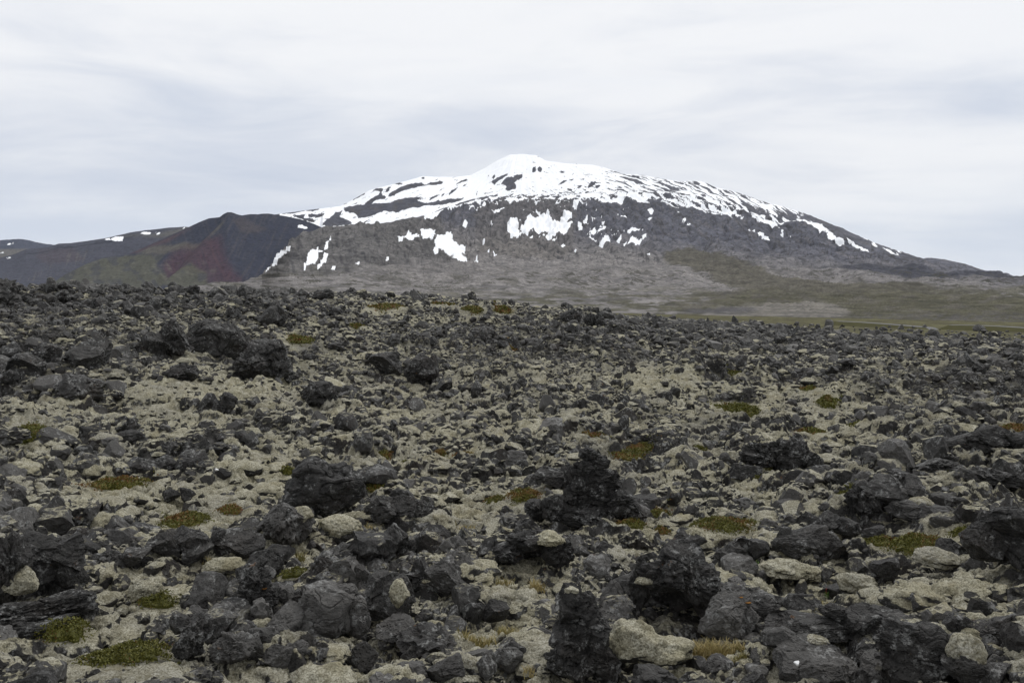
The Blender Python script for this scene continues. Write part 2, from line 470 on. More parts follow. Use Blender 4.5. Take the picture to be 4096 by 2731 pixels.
def lumps(X, Y, Z0, fine=True):
    D = np.hypot(X, Y)
    o = openness(X, Y, Z0)
    pm = plant_mask(X, Y)
    wx = X + 0.22 * perlin(X * 1.7, Y * 1.7, 11) + 0.06 * perlin(X * 6, Y * 6, 13)
    wy = Y + 0.22 * perlin(X * 1.7, Y * 1.7, 12) + 0.06 * perlin(X * 6, Y * 6, 14)
    amp = (1.10 - 0.50 * o) * (0.55 + 0.45 * sstep(8, 20, D))
    px, py = project(X, Y, Z0)
    h = big_relief(X, Y, D, px, py)
    far = 1 + 0.3 * sstep(40, 160, D)
    k = (1 - 0.88 * pm)
    h = h + 0.22 * pm * sstep(60, 20, D)
    h = h + k * far * amp * (0.46 * dome(wx, wy, 1.25, 31) + 0.34 * dome(wx, wy, 0.56, 32) * (0.45 + 0.55 * sstep(-.3, .3, perlin(X / 1.3, Y / 1.3, 8))))
    if fine:
        h = h + k * amp * 0.11 * dome(wx, wy, 0.24, 33)
        nb = sstep(70, 30, D)
        h = h + k * nb * (0.95 + 0.15 * sstep(8, 16, D)) * (0.15 * np.abs(perlin(wx * 2.4, wy * 2.4, 36)) + 0.085 * np.abs(perlin(wx * 5.2, wy * 5.2, 37)) + 0.045 * np.abs(perlin(wx * 11, wy * 11, 38)) + 0.02 * np.abs(perlin(X * 24, Y * 24, 39)) * sstep(25, 12, D))
    else:
        h = h + 0.09 * k
    gr = green_zone(px, py, D)
    return h * (1 - 0.8 * gr) - 0.36 + 0.06 * sstep(60, 30, D) * 0, o, gr

GREEN_LO = ([-1000, 1900, 2500, 2750, 3000, 3300, 3500, 3800, 4096, 4700], [1100, 1180, 1270, 1296, 1315, 1334, 1352, 1364, 1394, 1410])
def green_zone(px, py, D):
    yl = np.interp(px, *GREEN_LO)
    j = 10 * fbm(px / 120.0, py / 40.0, 3, 9)
    return sstep(2, -6, py - yl + j) * sstep(80, 110, D)

# ------------------------------------------------------------------ materials
def new_mat(name):
    m = bpy.data.materials.new(name); m.use_nodes = True
    m.node_tree.nodes.clear()
    n = NT(m.node_tree)
    out = m.node_tree.nodes.new('ShaderNodeOutputMaterial')
    return m, n, out

def finish(n, out, color, rough, bump=None, bstr=0.5, bdist=0.02, spec=0.3, sheen=0.0):
    b = n.n('ShaderNodeBsdfPrincipled')
    n.put(b.inputs['Base Color'], color); n.put(b.inputs['Roughness'], rough)
    b.inputs['Specular IOR Level'].default_value = spec
    if sheen:
        b.inputs['Sheen Weight'].default_value = sheen
    if bump is not None:
        bn = n.n('ShaderNodeBump', Height=bump)
        bn.inputs['Strength'].default_value = bstr
        bn.inputs['Distance'].default_value = bdist
        n.t.links.new(bn.outputs[0], b.inputs['Normal'])
    n.t.links.new(b.outputs[0], out.inputs[0])
    return b

def rock_nodes(n, pos, tint):
    """bare lava: colour and bump height (metres-ish 0..1)"""
    a = n.noise(pos, 1.3, 5, 0.6)
    b = n.noise(pos, 9.0, 6, 0.65)
    c = n.noise(pos, 45.0, 4, 0.7)
    base = n.mix(n.rng(n.math('ADD', n.math('MULTIPLY', b, 0.6), n.math('MULTIPLY', c, 0.4)), 0.36, 0.64), (0.008, 0.0077, 0.0073), (0.047, 0.0450, 0.0425))
    base = n.mix(n.rng(a, 0.50, 0.72, 0, 0.55), base, (0.042, 0.034, 0.028))           # browner weathering
    base = n.mix(n.rng(tint, 0.0, 1.0, 0.0, 0.85, False), base, (0.115, 0.110, 0.103))       # fresh grey faces
    # pale crustose lichen
    l1 = n.noise(pos, 3.2, 6, 0.72, 0.5)
    l2 = n.noise(pos, 17.0, 5, 0.7)
    lm = n.math('MULTIPLY', n.rng(l1, 0.50, 0.60), n.rng(l2, 0.47, 0.58))
    base = n.mix(n.math('MULTIPLY', lm, 0.75), base, (0.26, 0.26, 0.25))
    # rusty lichen specks
    r1 = n.noise(pos, 5.1, 3, 0.6)
    rm = n.rng(r1, 0.70, 0.76)
    base = n.mix(n.math('MULTIPLY', rm, 0.6), base, (0.13, 0.062, 0.022))
    # vesicles
    v = n.voro(pos, 34.0)
    vm = n.math('MULTIPLY', n.rng(v, 0.30, 0.12), n.rng(a, 0.40, 0.62))
    base = n.mix(n.math('MULTIPLY', vm, 0.75), base, (0.012, 0.012, 0.012))
    hgt = n.math('ADD', n.math('MULTIPLY', b, 1.0), n.math('MULTIPLY', c, 0.38))
    hgt = n.math('SUBTRACT', hgt, n.math('MULTIPLY', vm, 0.5))
    return base, hgt

def moss_nodes(n, pos):
    a = n.noise(pos, 0.55, 4, 0.6)
    b = n.noise(pos, 4.0, 5, 0.65)
    c = n.noise(pos, 55.0, 5, 0.75)
    d = n.noise(pos, 20.0, 4, 0.7)
    g = n.noise(pos, 1.7, 4, 0.65)
    col = n.mix(n.rng(b, 0.34, 0.68), (0.385, 0.360, 0.255), (0.560, 0.538, 0.432))
    col = n.mix(n.rng(a, 0.42, 0.66, 0, 0.6), col, (0.330, 0.322, 0.292))
    col = n.mix(n.rng(d, 0.50, 0.72, 0, 0.45), col, (0.215, 0.192, 0.110))
    col = n.mix(n.rng(c, 0.34, 0.60, 0.95, 0.0), col, (0.110, 0.098, 0.060))
    e = n.noise(pos, 9.0, 5, 0.7)
    col = n.mix(n.rng(g, 0.52, 0.70, 0, 0.40), col, (0.250, 0.215, 0.120))
    col = n.mix(n.rng(e, 0.50, 0.64, 0, 0.72), col, (0.150, 0.135, 0.085))
    hgt = n.math('ADD', n.math('ADD', n.math('MULTIPLY', c, 0.75), n.math('MULTIPLY', d, 1.1)), n.math('MULTIPLY', n.noise(pos, 9.0, 3, 0.6), 2.4))
    return col, hgt

def mat_ground():
    m, n, out = new_mat('ground_moss_and_lava')
    geo = n.n('ShaderNodeNewGeometry')
    pos = geo.outputs['Position']
    nz = n.n('ShaderNodeSeparateXYZ', Vector=geo.outputs['Normal']).outputs[2]
    ao = n.n('ShaderNodeAttribute', props={'attribute_name': 'openness'}).outputs['Fac']
    ag = n.n('ShaderNodeAttribute', props={'attribute_name': 'green'}).outputs['Fac']
    rub = n.n('ShaderNodeAttribute', props={'attribute_name': 'rubble'}).outputs['Fac']
    rc, rh = rock_nodes(n, pos, n.rng(n.noise(pos, 2.2, 2), 0.5, 0.8))
    mc, mh = moss_nodes(n, pos)
    e1 = n.noise(pos, 2.6, 6, 0.68)
    t = n.math('ADD', nz, n.math('MULTIPLY', n.math('SUBTRACT', e1, 0.5), 0.55))
    t = n.math('ADD', t, n.math('MULTIPLY', n.math('SUBTRACT', n.noise(pos, 22.0, 4, 0.7), 0.5), 0.40))
    t = n.math('ADD', t, n.math('MULTIPLY', n.math('SUBTRACT', ao, 0.5), 0.30))
    t = n.math('SUBTRACT', t, n.math('MULTIPLY', n.rng(n.noise(pos, 0.8, 4, 0.6), 0.42, 0.62), n.rng(ao, 0.85, 0.45, 0.0, 0.34)))
    mm = n.rng(t, 0.46, 0.62)
    mm = n.math('MULTIPLY', mm, n.math('SUBTRACT', 1.0, n.math('MULTIPLY', rub, n.rng(n.noise(pos, 0.9, 5, 0.7), 0.36, 0.52))))
    col = n.mix(mm, rc, mc)
    # green heath on the road bank
    g1 = n.noise(n.mapping(pos, (1, 1, 3)), 0.10, 5, 0.7)
    g2 = n.noise(pos, 0.55, 5, 0.7)
    gc = n.mix(n.rng(g1, 0.40, 0.62), (0.050, 0.047, 0.022), (0.112, 0.106, 0.046))
    gc = n.mix(n.rng(g2, 0.50, 0.66), gc, (0.060, 0.046, 0.028))
    col = n.mix(ag, col, gc)
    h = n.mix(mm, n.math('MULTIPLY', rh, 1.0), n.math('MULTIPLY', mh, 0.75))
    rough = 0.92
    finish(n, out, col, rough, h, 1.0, 0.040, 0.12)
    return m

def mat_rock(name, random_from_object=False):
    m, n, out = new_mat(name)
    geo = n.n('ShaderNodeNewGeometry')
    if random_from_object:
        tcn = n.n('ShaderNodeTexCoord')
        oi = n.n('ShaderNodeObjectInfo')
        rr = oi.outputs['Random']
        pos = geo.outputs['Position']
        tint = n.rng(rr, 0.30, 1.0, 0.0, 0.95, False)
        mo = n.rng(n.math('FRACT', n.math('MULTIPLY', rr, 7.31)), 0, 1, -0.40, 0.12, False)
    else:
        pos = geo.outputs['Position']
        tint = n.n('ShaderNodeAttribute', props={'attribute_name': 'tint'}).outputs['Fac']
        mo = n.n('ShaderNodeAttribute', props={'attribute_name': 'moss'}).outputs['Fac']
    nz = n.n('ShaderNodeSeparateXYZ', Vector=geo.outputs['Normal']).outputs[2]
    rc, rh = rock_nodes(n, pos, tint)
    mc, mh = moss_nodes(n, pos)
    e1 = n.noise(pos, 3.4, 5, 0.68)
    t = n.math('ADD', nz, n.math('MULTIPLY', n.math('SUBTRACT', e1, 0.5), 0.5))
    t = n.math('ADD', t, mo)
    t = n.math('ADD', t, n.math('MULTIPLY', n.math('SUBTRACT', n.noise(pos, 24.0, 4, 0.7), 0.5), 0.35))
    mm = n.rng(t, 0.84, 1.0)
    col = n.mix(mm, rc, mc)
    h = n.mix(mm, rh, n.math('MULTIPLY', mh, 0.7))
    finish(n, out, col, n.mix(mm, (0.62, 0.62, 0.62), (0.95, 0.95, 0.95)), h, 1.0, 0.040, 0.25)
    return m

def mat_moss():
    m, n, out = new_mat('woolly_moss')
    geo = n.n('ShaderNodeNewGeometry')
    mc, mh = moss_nodes(n, geo.outputs['Position'])
    finish(n, out, mc, 0.95, mh, 0.8, 0.02, 0.1)
    return m

M_GROUND = mat_ground()
M_RUBBLE = mat_rock('lava_rubble')
M_ROCK = mat_rock('lava_rock', True)
M_MOSS = mat_moss()

# ------------------------------------------------------------------ ground sheet
cell = 0.0021
azs = np.concatenate([np.linspace(-0.80, -0.63, 40)[:-1], np.arange(-0.63, 0.63, 0.00185), np.linspace(0.63, 0.80, 40)[1:]])
ld = [math.log(2.4)]
while ld[-1] < math.log(520):
    d = math.exp(ld[-1])
    st = 0.0021 if d < 60 else (0.0021 + (d - 60) * 0.00004)
    ld.append(ld[-1] + min(st * 1.15, 0.012))
dist = np.exp(np.array(ld))
A, Dg = np.meshgrid(azs, dist)
GX = (np.sin(A) * Dg).ravel(); GY = (np.cos(A) * Dg).ravel()
Z0 = base_z(GX, GY)
lm, op, gr = lumps(GX, GY, Z0)
GZf = Z0 + lm
_px, _py = project(GX, GY, Z0)
rub = np.clip(1.0 - op * 1.7, 0, 1) * (1 - gr)
# thin strip of bare rubble between the green bank and the plain
strip = sstep(1278, 1284, _py) * sstep(1298, 1290, _py) * sstep(2500, 2700, _px) * sstep(200, 230, Dg.ravel())
me = make_mesh('ground', np.stack([GX, GY, GZf], 1), grid_faces(len(dist), len(azs)), M_GROUND,
               {'openness': op, 'green': gr, 'rubble': rub})
tag(link('ground', me), 'lava field ground blanketed in pale woolly moss', None, None, 'structure')
print('ground verts', len(GX))
def ground_z(X, Y):
    X = np.atleast_1d(np.asarray(X, float)); Y = np.atleast_1d(np.asarray(Y, float))
    z0 = base_z(X, Y)
    return z0 + lumps(X, Y, z0, False)[0]



# ================================================================== far relief: mountain, cone, hills
Z1 = lambda pts: [(1000 + x * .42517, 600 + y * .42517) for x, y in pts]
Z2 = lambda pts: [(1900 + x * .42517, 600 + y * .42517) for x, y in pts]
Z3 = lambda pts: [(2700 + x * .42517, 650 + y * .42517) for x, y in pts]
Z4 = lambda pts: [(x * .46769, 800 + y * .46769) for x, y in pts]
OV = lambda pts: [(x * 1.7415, y * 1.7415) for x, y in pts]

def raster(poly, PX, PY):
    m = np.zeros(PX.shape, bool)
    xs = [p[0] for p in poly]; ys = [p[1] for p in poly]
    bb = (PX > min(xs)) & (PX < max(xs)) & (PY > min(ys)) & (PY < max(ys))
    if not bb.any(): return m
    x = PX[bb]; y = PY[bb]; ins = np.zeros(x.shape, bool)
    n = len(poly)
    for i in range(n):
        x1, y1 = poly[i]; x2, y2 = poly[(i + 1) % n]
        if y1 == y2: continue
        c = ((y1 > y) != (y2 > y)) & (x < (x2 - x1) * (y - y1) / (y2 - y1) + x1)
        ins ^= c
    m[bb] = ins
    return m

def relief(name, sky_pts, base_fn, r_fn, x0, x1, step, nrow, mat, paint, disp, back=900, jit=0, rows_pow=1.0):
    """real terrain: each surveyed bearing/elevation gets its own distance r_fn, then relief is added"""
    xs = np.arange(x0, x1, step)
    ysky = np.interp(xs, [p[0] for p in sky_pts], [p[1] for p in sky_pts])
    if jit: ysky = ysky + jit * fbm(xs / 22.0, xs * 0 + 3.3, 4, 61, 0.6)
    yb = base_fn(xs)
    t = np.linspace(0, 1, nrow)
    PX = np.tile(xs, (nrow, 1)); PY = yb[None, :] + (ysky - yb)[None, :] * t[:, None]
    r = r_fn(PX, PY, yb[None, :] + 0 * PX, ysky[None, :] + 0 * PX, t[:, None] + 0 * PX)
    X, Y, Z = at_dist(PX, PY, r)
    edge = sstep(1.0, 0.93, t)[:, None] * sstep(0, 0.03, t)[:, None]
    dz = disp(X, Y, r, PX, PY) * (0.12 + 0.88 * edge)
    Z = Z + dz
    # far side falls away behind the crest
    bx, by, bz = [], [], []
    az = np.arctan2(X[-1], Y[-1])
    for k, (dr, dzz) in enumerate(((0.02, -0.001), (0.08, -0.012), (0.25, -0.07), (0.6, -0.22))):
        rr = r[-1] + back * (dr / 0.25); bx.append(np.sin(az) * rr); by.append(np.cos(az) * rr); bz.append(Z[-1] + dzz * back * 3)
    Xa = np.vstack([X] + bx); Ya = np.vstack([Y] + by); Za = np.vstack([Z] + bz)
    cols, attrs = paint(PX, PY, X, Y, r, ysky[None, :] + 0 * PX)
    padc = lambda a: np.vstack([a] + [a[-1:]] * 4)
    C = np.stack([padc(cols[..., k]) for k in range(3)], -1).reshape(-1, 3)
    attrs = {k: padc(v).ravel() for k, v in attrs.items()}
    me = make_mesh(name, np.stack([Xa.ravel(), Ya.ravel(), Za.ravel()], 1), grid_faces(nrow + 4, len(xs)), mat, attrs, cols={'tone': C})
    return link(name, me)

def lin(r, g, b):
    m_ = (r + g + b) / 3.0; r, g, b = (1.17 * (m_ + 0.62 * (q - m_)) for q in (r, g, b))
    f = lambda c: ((c / 255 + 0.055) / 1.055) ** 2.4 if c > 10 else c / 255 / 12.92
    return np.array([f(r), f(g), f(b)])

def linh(r, g, b):
    m_ = (r + g + b) / 3.0
    return (np.array([(min(max(m_ + 0.74 * (q - m_), 1), 254) / 255 + 0.055) / 1.055 for q in (r, g, b)]) ** 2.4)

def mat_far(name, s1=0.012, s2=0.05, contrast=0.5, dark=(0.5, 0.5, 0.5), flow=False):
    m, n, out = new_mat(name)
    geo = n.n('ShaderNodeNewGeometry'); pos = geo.outputs['Position']
    tone = n.n('ShaderNodeAttribute', props={'attribute_name': 'tone'}).outputs['Color']
    snow = n.n('ShaderNodeAttribute', props={'attribute_name': 'snow'}).outputs['Fac']
    fl = n.n('ShaderNodeAttribute', props={'attribute_name': 'fleck'}).outputs['Fac']
    a = n.noise(pos, s1, 8, 0.68, 0.6)
    b = n.noise(pos, s2, 6, 0.7, 0.3)
    k = n.math('ADD', n.math('MULTIPLY', a, 0.5), n.math('MULTIPLY', b, 0.5))
    f1 = n.rng(k, 0.40, 0.60)
    dk = n.mix(1.0, tone, dark, 'MULTIPLY')
    lt = n.mix(1.0, tone, (1.12, 1.1, 1.1), 'MULTIPLY')
    base = n.mix(f1, dk, lt)
    base = n.mix(contrast, tone, base)
    c3 = n.noise(pos, s2 * 2.0, 5, 0.72, 0.4)
    base = n.mix(n.math('MULTIPLY', n.rng(c3, 0.47, 0.57), 0.60), base, n.mix(1.0, tone, (0.42, 0.42, 0.43), 'MULTIPLY'))
    ff = n.math('MULTIPLY', fl, n.rng(n.noise(pos, s2 * 0.55, 5, 0.66, 1.0), 0.53, 0.58))
    base = n.mix(n.math('MULTIPLY', ff, 0.8), base, (0.062, 0.060, 0.050))
    sn = n.rng(n.math('ADD', snow, n.math('MULTIPLY', n.math('SUBTRACT', b, 0.5), 0.35)), 0.34, 0.46)
    col = n.mix(sn, base, (0.90, 0.915, 0.94))
    hgt = n.math('MULTIPLY', k, n.math('SUBTRACT', 1.0, n.math('MULTIPLY', sn, 0.9)))
    finish(n, out, col, 0.95, hgt, 0.55, 14.0, 0.05)
    return m

M_LAVA = mat_far('old_lava_slope', 0.012, 0.05, 1.0, (0.45, 0.45, 0.47))
M_SNOWY = mat_far('snowy_slope', 0.012, 0.05, 0.9, (0.5, 0.5, 0.53))
M_CONE = mat_far('scoria_slope', 0.008, 0.03, 0.30, (0.62, 0.62, 0.65))
M_HILL = mat_far('far_slope', 0.006, 0.02, 0.35, (0.65, 0.67, 0.70))

MAIN_SKY = OV([(560, 500), (640, 492), (700, 484), (780, 474), (820, 454), (850, 437), (900, 424), (940, 414), (970, 405), (1000, 407), (1045, 407), (1080, 403),
    (1110, 388), (1140, 370), (1163, 359), (1170, 356), (1200, 354), (1232, 357), (1252, 369), (1290, 375), (1360, 379), (1390, 386), (1430, 400), (1480, 403),
    (1520, 411), (1560, 417), (1605, 416), (1620, 420), (1640, 429), (1700, 444), (1760, 465), (1830, 485), (1900, 511), (1950, 532), (2000, 555), (2060, 575),
    (2120, 595), (2170, 602), (2220, 613), (2290, 627), (2352, 640), (2500, 668), (2800, 715)])
# upper edge of the old lava slopes: left of 1400 it is the rim of the moss shoulder, to the right the skyline itself
SHOULDER = [(-300, 1215), (0, 1195), (600, 1175), (850, 1148), (950, 1138), (1010, 1124), (1048, 1118), (1080, 1085), (1128, 1020), (1158, 975), (1212, 938), (1290, 912), (1400, 903), (1520, 897),
            (1600, 880), (1680, 866), (1740, 848), (1800, 826), (1860, 806), (1930, 790), (2100, 784), (2220, 786), (2300, 782), (2380, 770), (2450, 762), (2520, 760)] + [(p[0], p[1] + np.interp(p[0], [2600, 2900, 3400, 4100, 4900], [46, 40, 30, 22, 20])) for p in MAIN_SKY if p[0] > 2600]

def main_base(xs):
    zt = np.interp(np.arctan((xs - CX) / FPX), _az, _zt[:, -1])
    dd = 420.0
    a = np.arctan((xs - CX) / FPX)
    return project(np.sin(a) * dd, np.cos(a) * dd, zt - 1.0)[1] + 2

_S = [0, 10, 20, 40, 70, 100, 140, 200, 300, 400, 500, 630, 800]
_Rr = [400, 470, 560, 800, 1250, 1700, 2500, 3500, 4900, 6100, 7300, 8800, 9500]
def r_main(PX, PY, yb, ys, t):
    s = np.maximum(0, yb - PY)
    r = np.interp(s, _S, _Rr)
    # the shoulder face on the left is a steep front, its top a bench
    face = sstep(1150, 1500, PX) * sstep(2000, 1700, PX)
    foot = np.interp(PX, [1000, 1150, 1400, 1700, 1900], [1120, 1120, 1105, 1075, 1060])
    top = np.interp(PX, [p[0] for p in SHOULDER], [p[1] for p in SHOULDER])
    rf = np.interp(np.maximum(0, yb - foot), _S, _Rr)
    h = np.clip((foot - PY) / np.maximum(foot - top, 1), 0, 1)
    rface = rf + h * 500 + sstep(0.75, 1.0, h) * 900
    w = 0.3 * face * sstep(foot, foot - 60, PY)
    r = r * (1 - w) + rface * w
    return np.maximum.accumulate(r, axis=0) if r.ndim == 2 else r

def streak(PX, PY, k=1.0, seed=0):
    """flow-line noise fanning out from the summit"""
    dx = PX - 2080; dy = (PY - 560) * 2.6
    ang = np.arctan2(dx, np.maximum(dy, 1)); rad = np.hypot(dx, dy)
    return fbm(ang * 26 * k + 0.5 * perlin(rad / 200, ang * 5, 3 + seed), rad / 330.0 * k, 4, 50 + seed, 0.6)

def disp_main(X, Y, r, PX, PY):
    amp = sstep(700, 3500, r)
    sm = sstep(2500, 5500, r)
    z = 52 * amp * (1 - .6 * sm) * ridged(X / 420, Y / 420, 5, 71) + 26 * sm * ridged(X / 300, Y / 300, 5, 75)
    z = z + 48 * sm * streak(PX, PY, 1.0, 2) * sstep(1100, 1000, PY)
    z = z + 5 * sstep(400, 1200, r) * ridged(X / 90, Y / 60, 4, 72)
    w = fbm(X / 700, Y / 700, 3, 5)
    g = np.abs(perlin(X / 210 + 1.5 * w, Y / 480 + w, 15))
    z = z - 26 * sm * sstep(0.16, 0.0, g) * sstep(760, 850, PY)
    return z

def warp(PX, PY, a=7.0, s=26.0, seed=0):
    return PX + a * fbm(PX / s, PY / s, 3, 91 + seed, 0.65), PY + a * .8 * fbm(PX / s + 40, PY / s, 3, 92 + seed, 0.65)

# ---- snow patches traced on the shoulder and lava slopes
PATCH_A = [
 Z1([(765,885),(758,905),(735,960),(700,1010),(660,1035),(640,1080),(585,1150),(512,1200),(518,1140),(550,1060),(565,1020),(600,1010),(635,980),(650,1000),(690,1000),(715,950)]),
 Z1([(720,1040),(735,1060),(715,1110),(700,1150),(680,1180),(638,1190),(650,1140),(690,1080)]),
 Z1([(398,945),(380,990),(330,1060),(265,1110),(240,1150),(180,1195),(145,1220),(215,1150),(215,1125),(262,1085),(275,1045),(330,1010)]),
 Z1([(1380,865),(1420,855),(1475,835),(1492,808),(1520,845),(1570,840),(1595,870),(1560,885),(1510,905),(1470,890),(1415,912)]),
 Z1([(1610,800),(1640,785),(1700,782),(1740,830),(1735,870),(1722,898),(1680,880),(1630,878),(1615,840)]),
 Z1([(1888,808),(1905,860),(1900,890),(1940,890),(1965,935),(2035,910),(2020,960),(2010,1000),(2025,1020),(1960,1050),(1900,1058),(1920,1030),(1870,1030),(1800,980),(1770,970),(1735,915),(1790,875),(1850,850)]),
 Z1([(1940,1065),(1990,1045),(2035,1060),(2060,1090),(1995,1105)]),
 Z1([(2098,1080),(2140,1065),(2150,1085),(2115,1096)]), Z1([(1725,985),(1765,980),(1770,1000)]),
 Z1([(1985,735),(2020,695),(2050,705),(2030,725)]), Z1([(1285,1098),(1302,1098),(1302,1122),(1285,1118)]), Z1([(765,1195),(800,1196),(796,1206)]),
 Z1([(970,1125),(1030,1105),(1010,1125)]), Z1([(2185,915),(2215,885),(2220,905)]), Z1([(2205,1010),(2250,970),(2235,1005)]), Z1([(2275,580),(2352,600),(2352,620),(2310,620)]),
 Z1([(1620,640),(1760,590),(2010,545),(1900,590),(1800,620),(1720,660),(1640,715),(1650,680)]),
 Z1([(2000,520),(2240,485),(2200,515),(2060,535)]), Z1([(2060,590),(2160,570),(2180,540),(2230,530),(2120,590)]), Z1([(2255,450),(2340,440),(2330,465),(2270,468)]),
 Z2([(305,700),(345,690),(395,685),(410,720),(405,760),(440,820),(340,830),(310,780)]),
 Z2([(430,755),(490,700),(500,655),(600,690),(610,600),(640,630),(690,610),(730,720),(790,700),(840,615),(915,620),(905,680),(850,730),(890,760),(830,800),(740,835),(700,855),(665,830),(700,810),(790,755),(640,800),(600,770),(520,780),(495,815),(450,770)]),
 Z2([(800,825),(850,770),(880,735),(920,725),(920,745),(860,815)]), Z2([(490,850),(550,830),(535,858)]), Z2([(725,875),(770,840),(750,870),(732,882)]),
 Z2([(785,915),(830,885),(830,910),(875,915),(830,945)]), Z2([(930,520),(975,505),(980,530),(955,570),(925,550)]), Z2([(1030,680),(1075,625),(1060,665),(1035,740),(1020,720)]),
 Z2([(1100,665),(1125,650),(1128,675),(1105,698)]), Z2([(970,745),(1005,740),(1010,775),(985,775)]), Z2([(1085,790),(1130,750),(1145,790),(1085,815)]),
 Z2([(1150,800),(1200,775),(1210,735),(1238,730),(1225,775),(1180,805)]), Z2([(1080,820),(1095,860),(1150,860),(1120,880),(1080,870)]),
 Z2([(1148,910),(1190,905),(1225,855),(1265,880),(1275,915),(1220,925),(1200,955)]), Z2([(1320,880),(1385,872),(1335,900)]), Z2([(1362,650),(1415,632),(1430,670),(1405,692)]),
 Z2([(1435,770),(1485,785),(1585,755),(1540,790),(1450,815)]), Z2([(1438,915),(1490,865),(1540,890),(1575,880),(1520,920),(1490,905)]), Z2([(1575,855),(1622,835),(1600,870),(1580,880)]),
 Z2([(1622,595),(1660,580),(1680,620),(1665,635)]), Z2([(1612,665),(1672,675),(1640,685)]), Z2([(1590,1005),(1650,1030),(1645,1042),(1600,1035)]),
 Z2([(1395,905),(1425,905),(1410,920)]), Z2([(1190,700),(1220,690),(1205,710)]), Z2([(155,590),(285,570),(195,622)]), Z2([(565,575),(615,590),(600,600)]),
 Z2([(70,915),(105,885),(90,915)]), Z2([(95,1000),(135,965),(115,995)]), Z2([(170,1020),(205,1060),(185,1062)]), Z2([(150,700),(168,745),(158,740)]), Z2([(935,985),(960,980),(950,998)]), Z2([(780,1090),(825,1085),(790,1094)]),
 Z2([(1910,615),(1942,630),(1915,632)]), Z2([(1955,680),(1990,685),(1975,692)]), Z2([(1000,410),(1050,455),(1000,445)]), Z2([(1085,425),(1110,440),(1090,458)]),
 Z2([(130,450),(220,445),(210,465),(150,472)]), Z2([(285,485),(330,455),(375,450),(340,480),(480,460),(510,470),(400,505)]), Z2([(700,450),(760,465),(720,472)]), Z2([(865,450),(950,450),(950,475),(880,478)]),
 Z2([(1145,490),(1200,510),(1380,520),(1440,450),(1400,440),(1330,470),(1290,480),(1230,455),(1250,500)]), Z2([(1440,430),(1500,470),(1580,510),(1640,495),(1560,470),(1500,410)]), Z2([(1570,430),(1600,420),(1660,460),(1600,465)]),
 Z2([(2150,470),(2230,510),(2290,545),(2280,520),(2200,480)]),Z2([(2190,535),(2280,585),(2220,570)]),
 Z3([(640,437),(670,440),(720,475),(800,500),(855,550),(800,530),(740,500)]), Z3([(715,520),(760,545),(850,580),(900,575),(960,610),(1035,655),(960,640),(880,610),(800,590)]),
 Z3([(655,628),(690,640),(760,695),(840,740),(900,770),(930,775),(850,762),(780,720),(700,660)]), Z3([(515,480),(570,515),(645,555),(590,535)]), Z3([(500,530),(560,560),(500,548)]),
 Z3([(305,415),(350,430),(400,465),(350,455)]), Z3([(310,465),(360,500),(440,540),(360,520)]), Z3([(180,440),(240,450),(300,490),(240,475)]), Z3([(410,470),(490,480),(500,500),(440,490)]),
 Z3([(800,405),(850,430),(885,450),(840,445)]), Z3([(885,495),(930,535),(985,570),(1050,605),(1000,595),(930,560)]), Z3([(880,460),(940,485),(975,518),(920,495)]), Z3([(1010,520),(1060,545),(1120,580),(1180,615),(1090,580),(1060,570),(1010,540),(1060,560)]),
 Z3([(1140,545),(1200,560),(1215,535),(1260,580),(1340,620),(1400,670),(1435,710),(1370,690),(1290,640),(1210,600)]), Z3([(1265,560),(1340,590),(1390,620),(1490,685),(1485,697),(1420,665),(1350,620)]),
 Z3([(1430,710),(1500,735),(1560,770),(1600,808),(1520,780),(1450,745)]), Z3([(1545,712),(1590,722),(1650,765),(1720,815),(1780,840),(1845,887),(1780,870),(1700,820),(1640,780)]),
 Z3([(1850,758),(1880,770),(1910,797),(1880,785)]), Z3([(1950,812),(2010,835),(2110,905),(2040,870)]), Z3([(1770,718),(1815,725),(1815,738)]), Z3([(2075,828),(2135,850),(2100,845)]), Z3([(2078,862),(2110,880),(2090,876)]), Z3([(2030,805),(2050,812),(2040,816)]),
 Z3([(1095,455),(1170,480),(1150,478)]), Z3([(1175,493),(1215,507),(1190,502)]), Z3([(900,395),(990,420),(940,415)]), Z3([(1145,508),(1180,522),(1160,520)]), Z3([(75,565),(110,568),(95,575)]), Z3([(25,495),(60,512),(40,515)]),
 Z3([(110,602),(150,608),(140,612)]), Z3([(995,680),(1025,688),(1010,692)]), Z3([(1035,702),(1095,720),(1060,714)]), Z3([(1365,598),(1390,605),(1375,610)]),
]
def up_right_snow(PX, PY, ys):
    """streaky snow on the upper right flank"""
    lo = np.interp(PX, [2300, 2450, 2600, 2750, 2900, 3000, 3200, 3300], [805, 818, 832, 850, 885, 850, 868, 880])
    d = sstep(lo + 25, lo - 40, PY)
    dens = np.interp(PX, [2200, 2500, 2650, 2850, 3050, 3200, 3350], [.58, .46, .45, .47, .48, .44, .30])
    dens = dens * sstep(-1.0, 0.35, (lo - PY) / 70.0)
    # streaks run down to the right, steeper lower down
    sl = np.interp(PX, [2200, 2600, 3000, 3400], [0.22, 0.34, 0.45, 0.55])
    u = PX; v = PY - sl * (PX - 2600)
    nn = fbm(u / 78.0, v / 8.0 + 0.6 * perlin(u / 40, v / 25, 8), 4, 101, 0.62) * 0.5 + 0.5
    return (sstep(-0.05, 0.05, dens * 0.98 - nn * 1.0 + 0.06)) * d * sstep(2150, 2330, PX)

def snow_of(polys, PX, PY, a=4, s=18):
    wx, wy = warp(PX, PY, a, s)
    m = np.zeros(PX.shape, bool)
    for p in polys:
        m |= raster(p, wx, wy) | raster(p, wx, wy + 2.5) | raster(p, wx + 1.5, wy - 2.5)
    return m.astype(float)

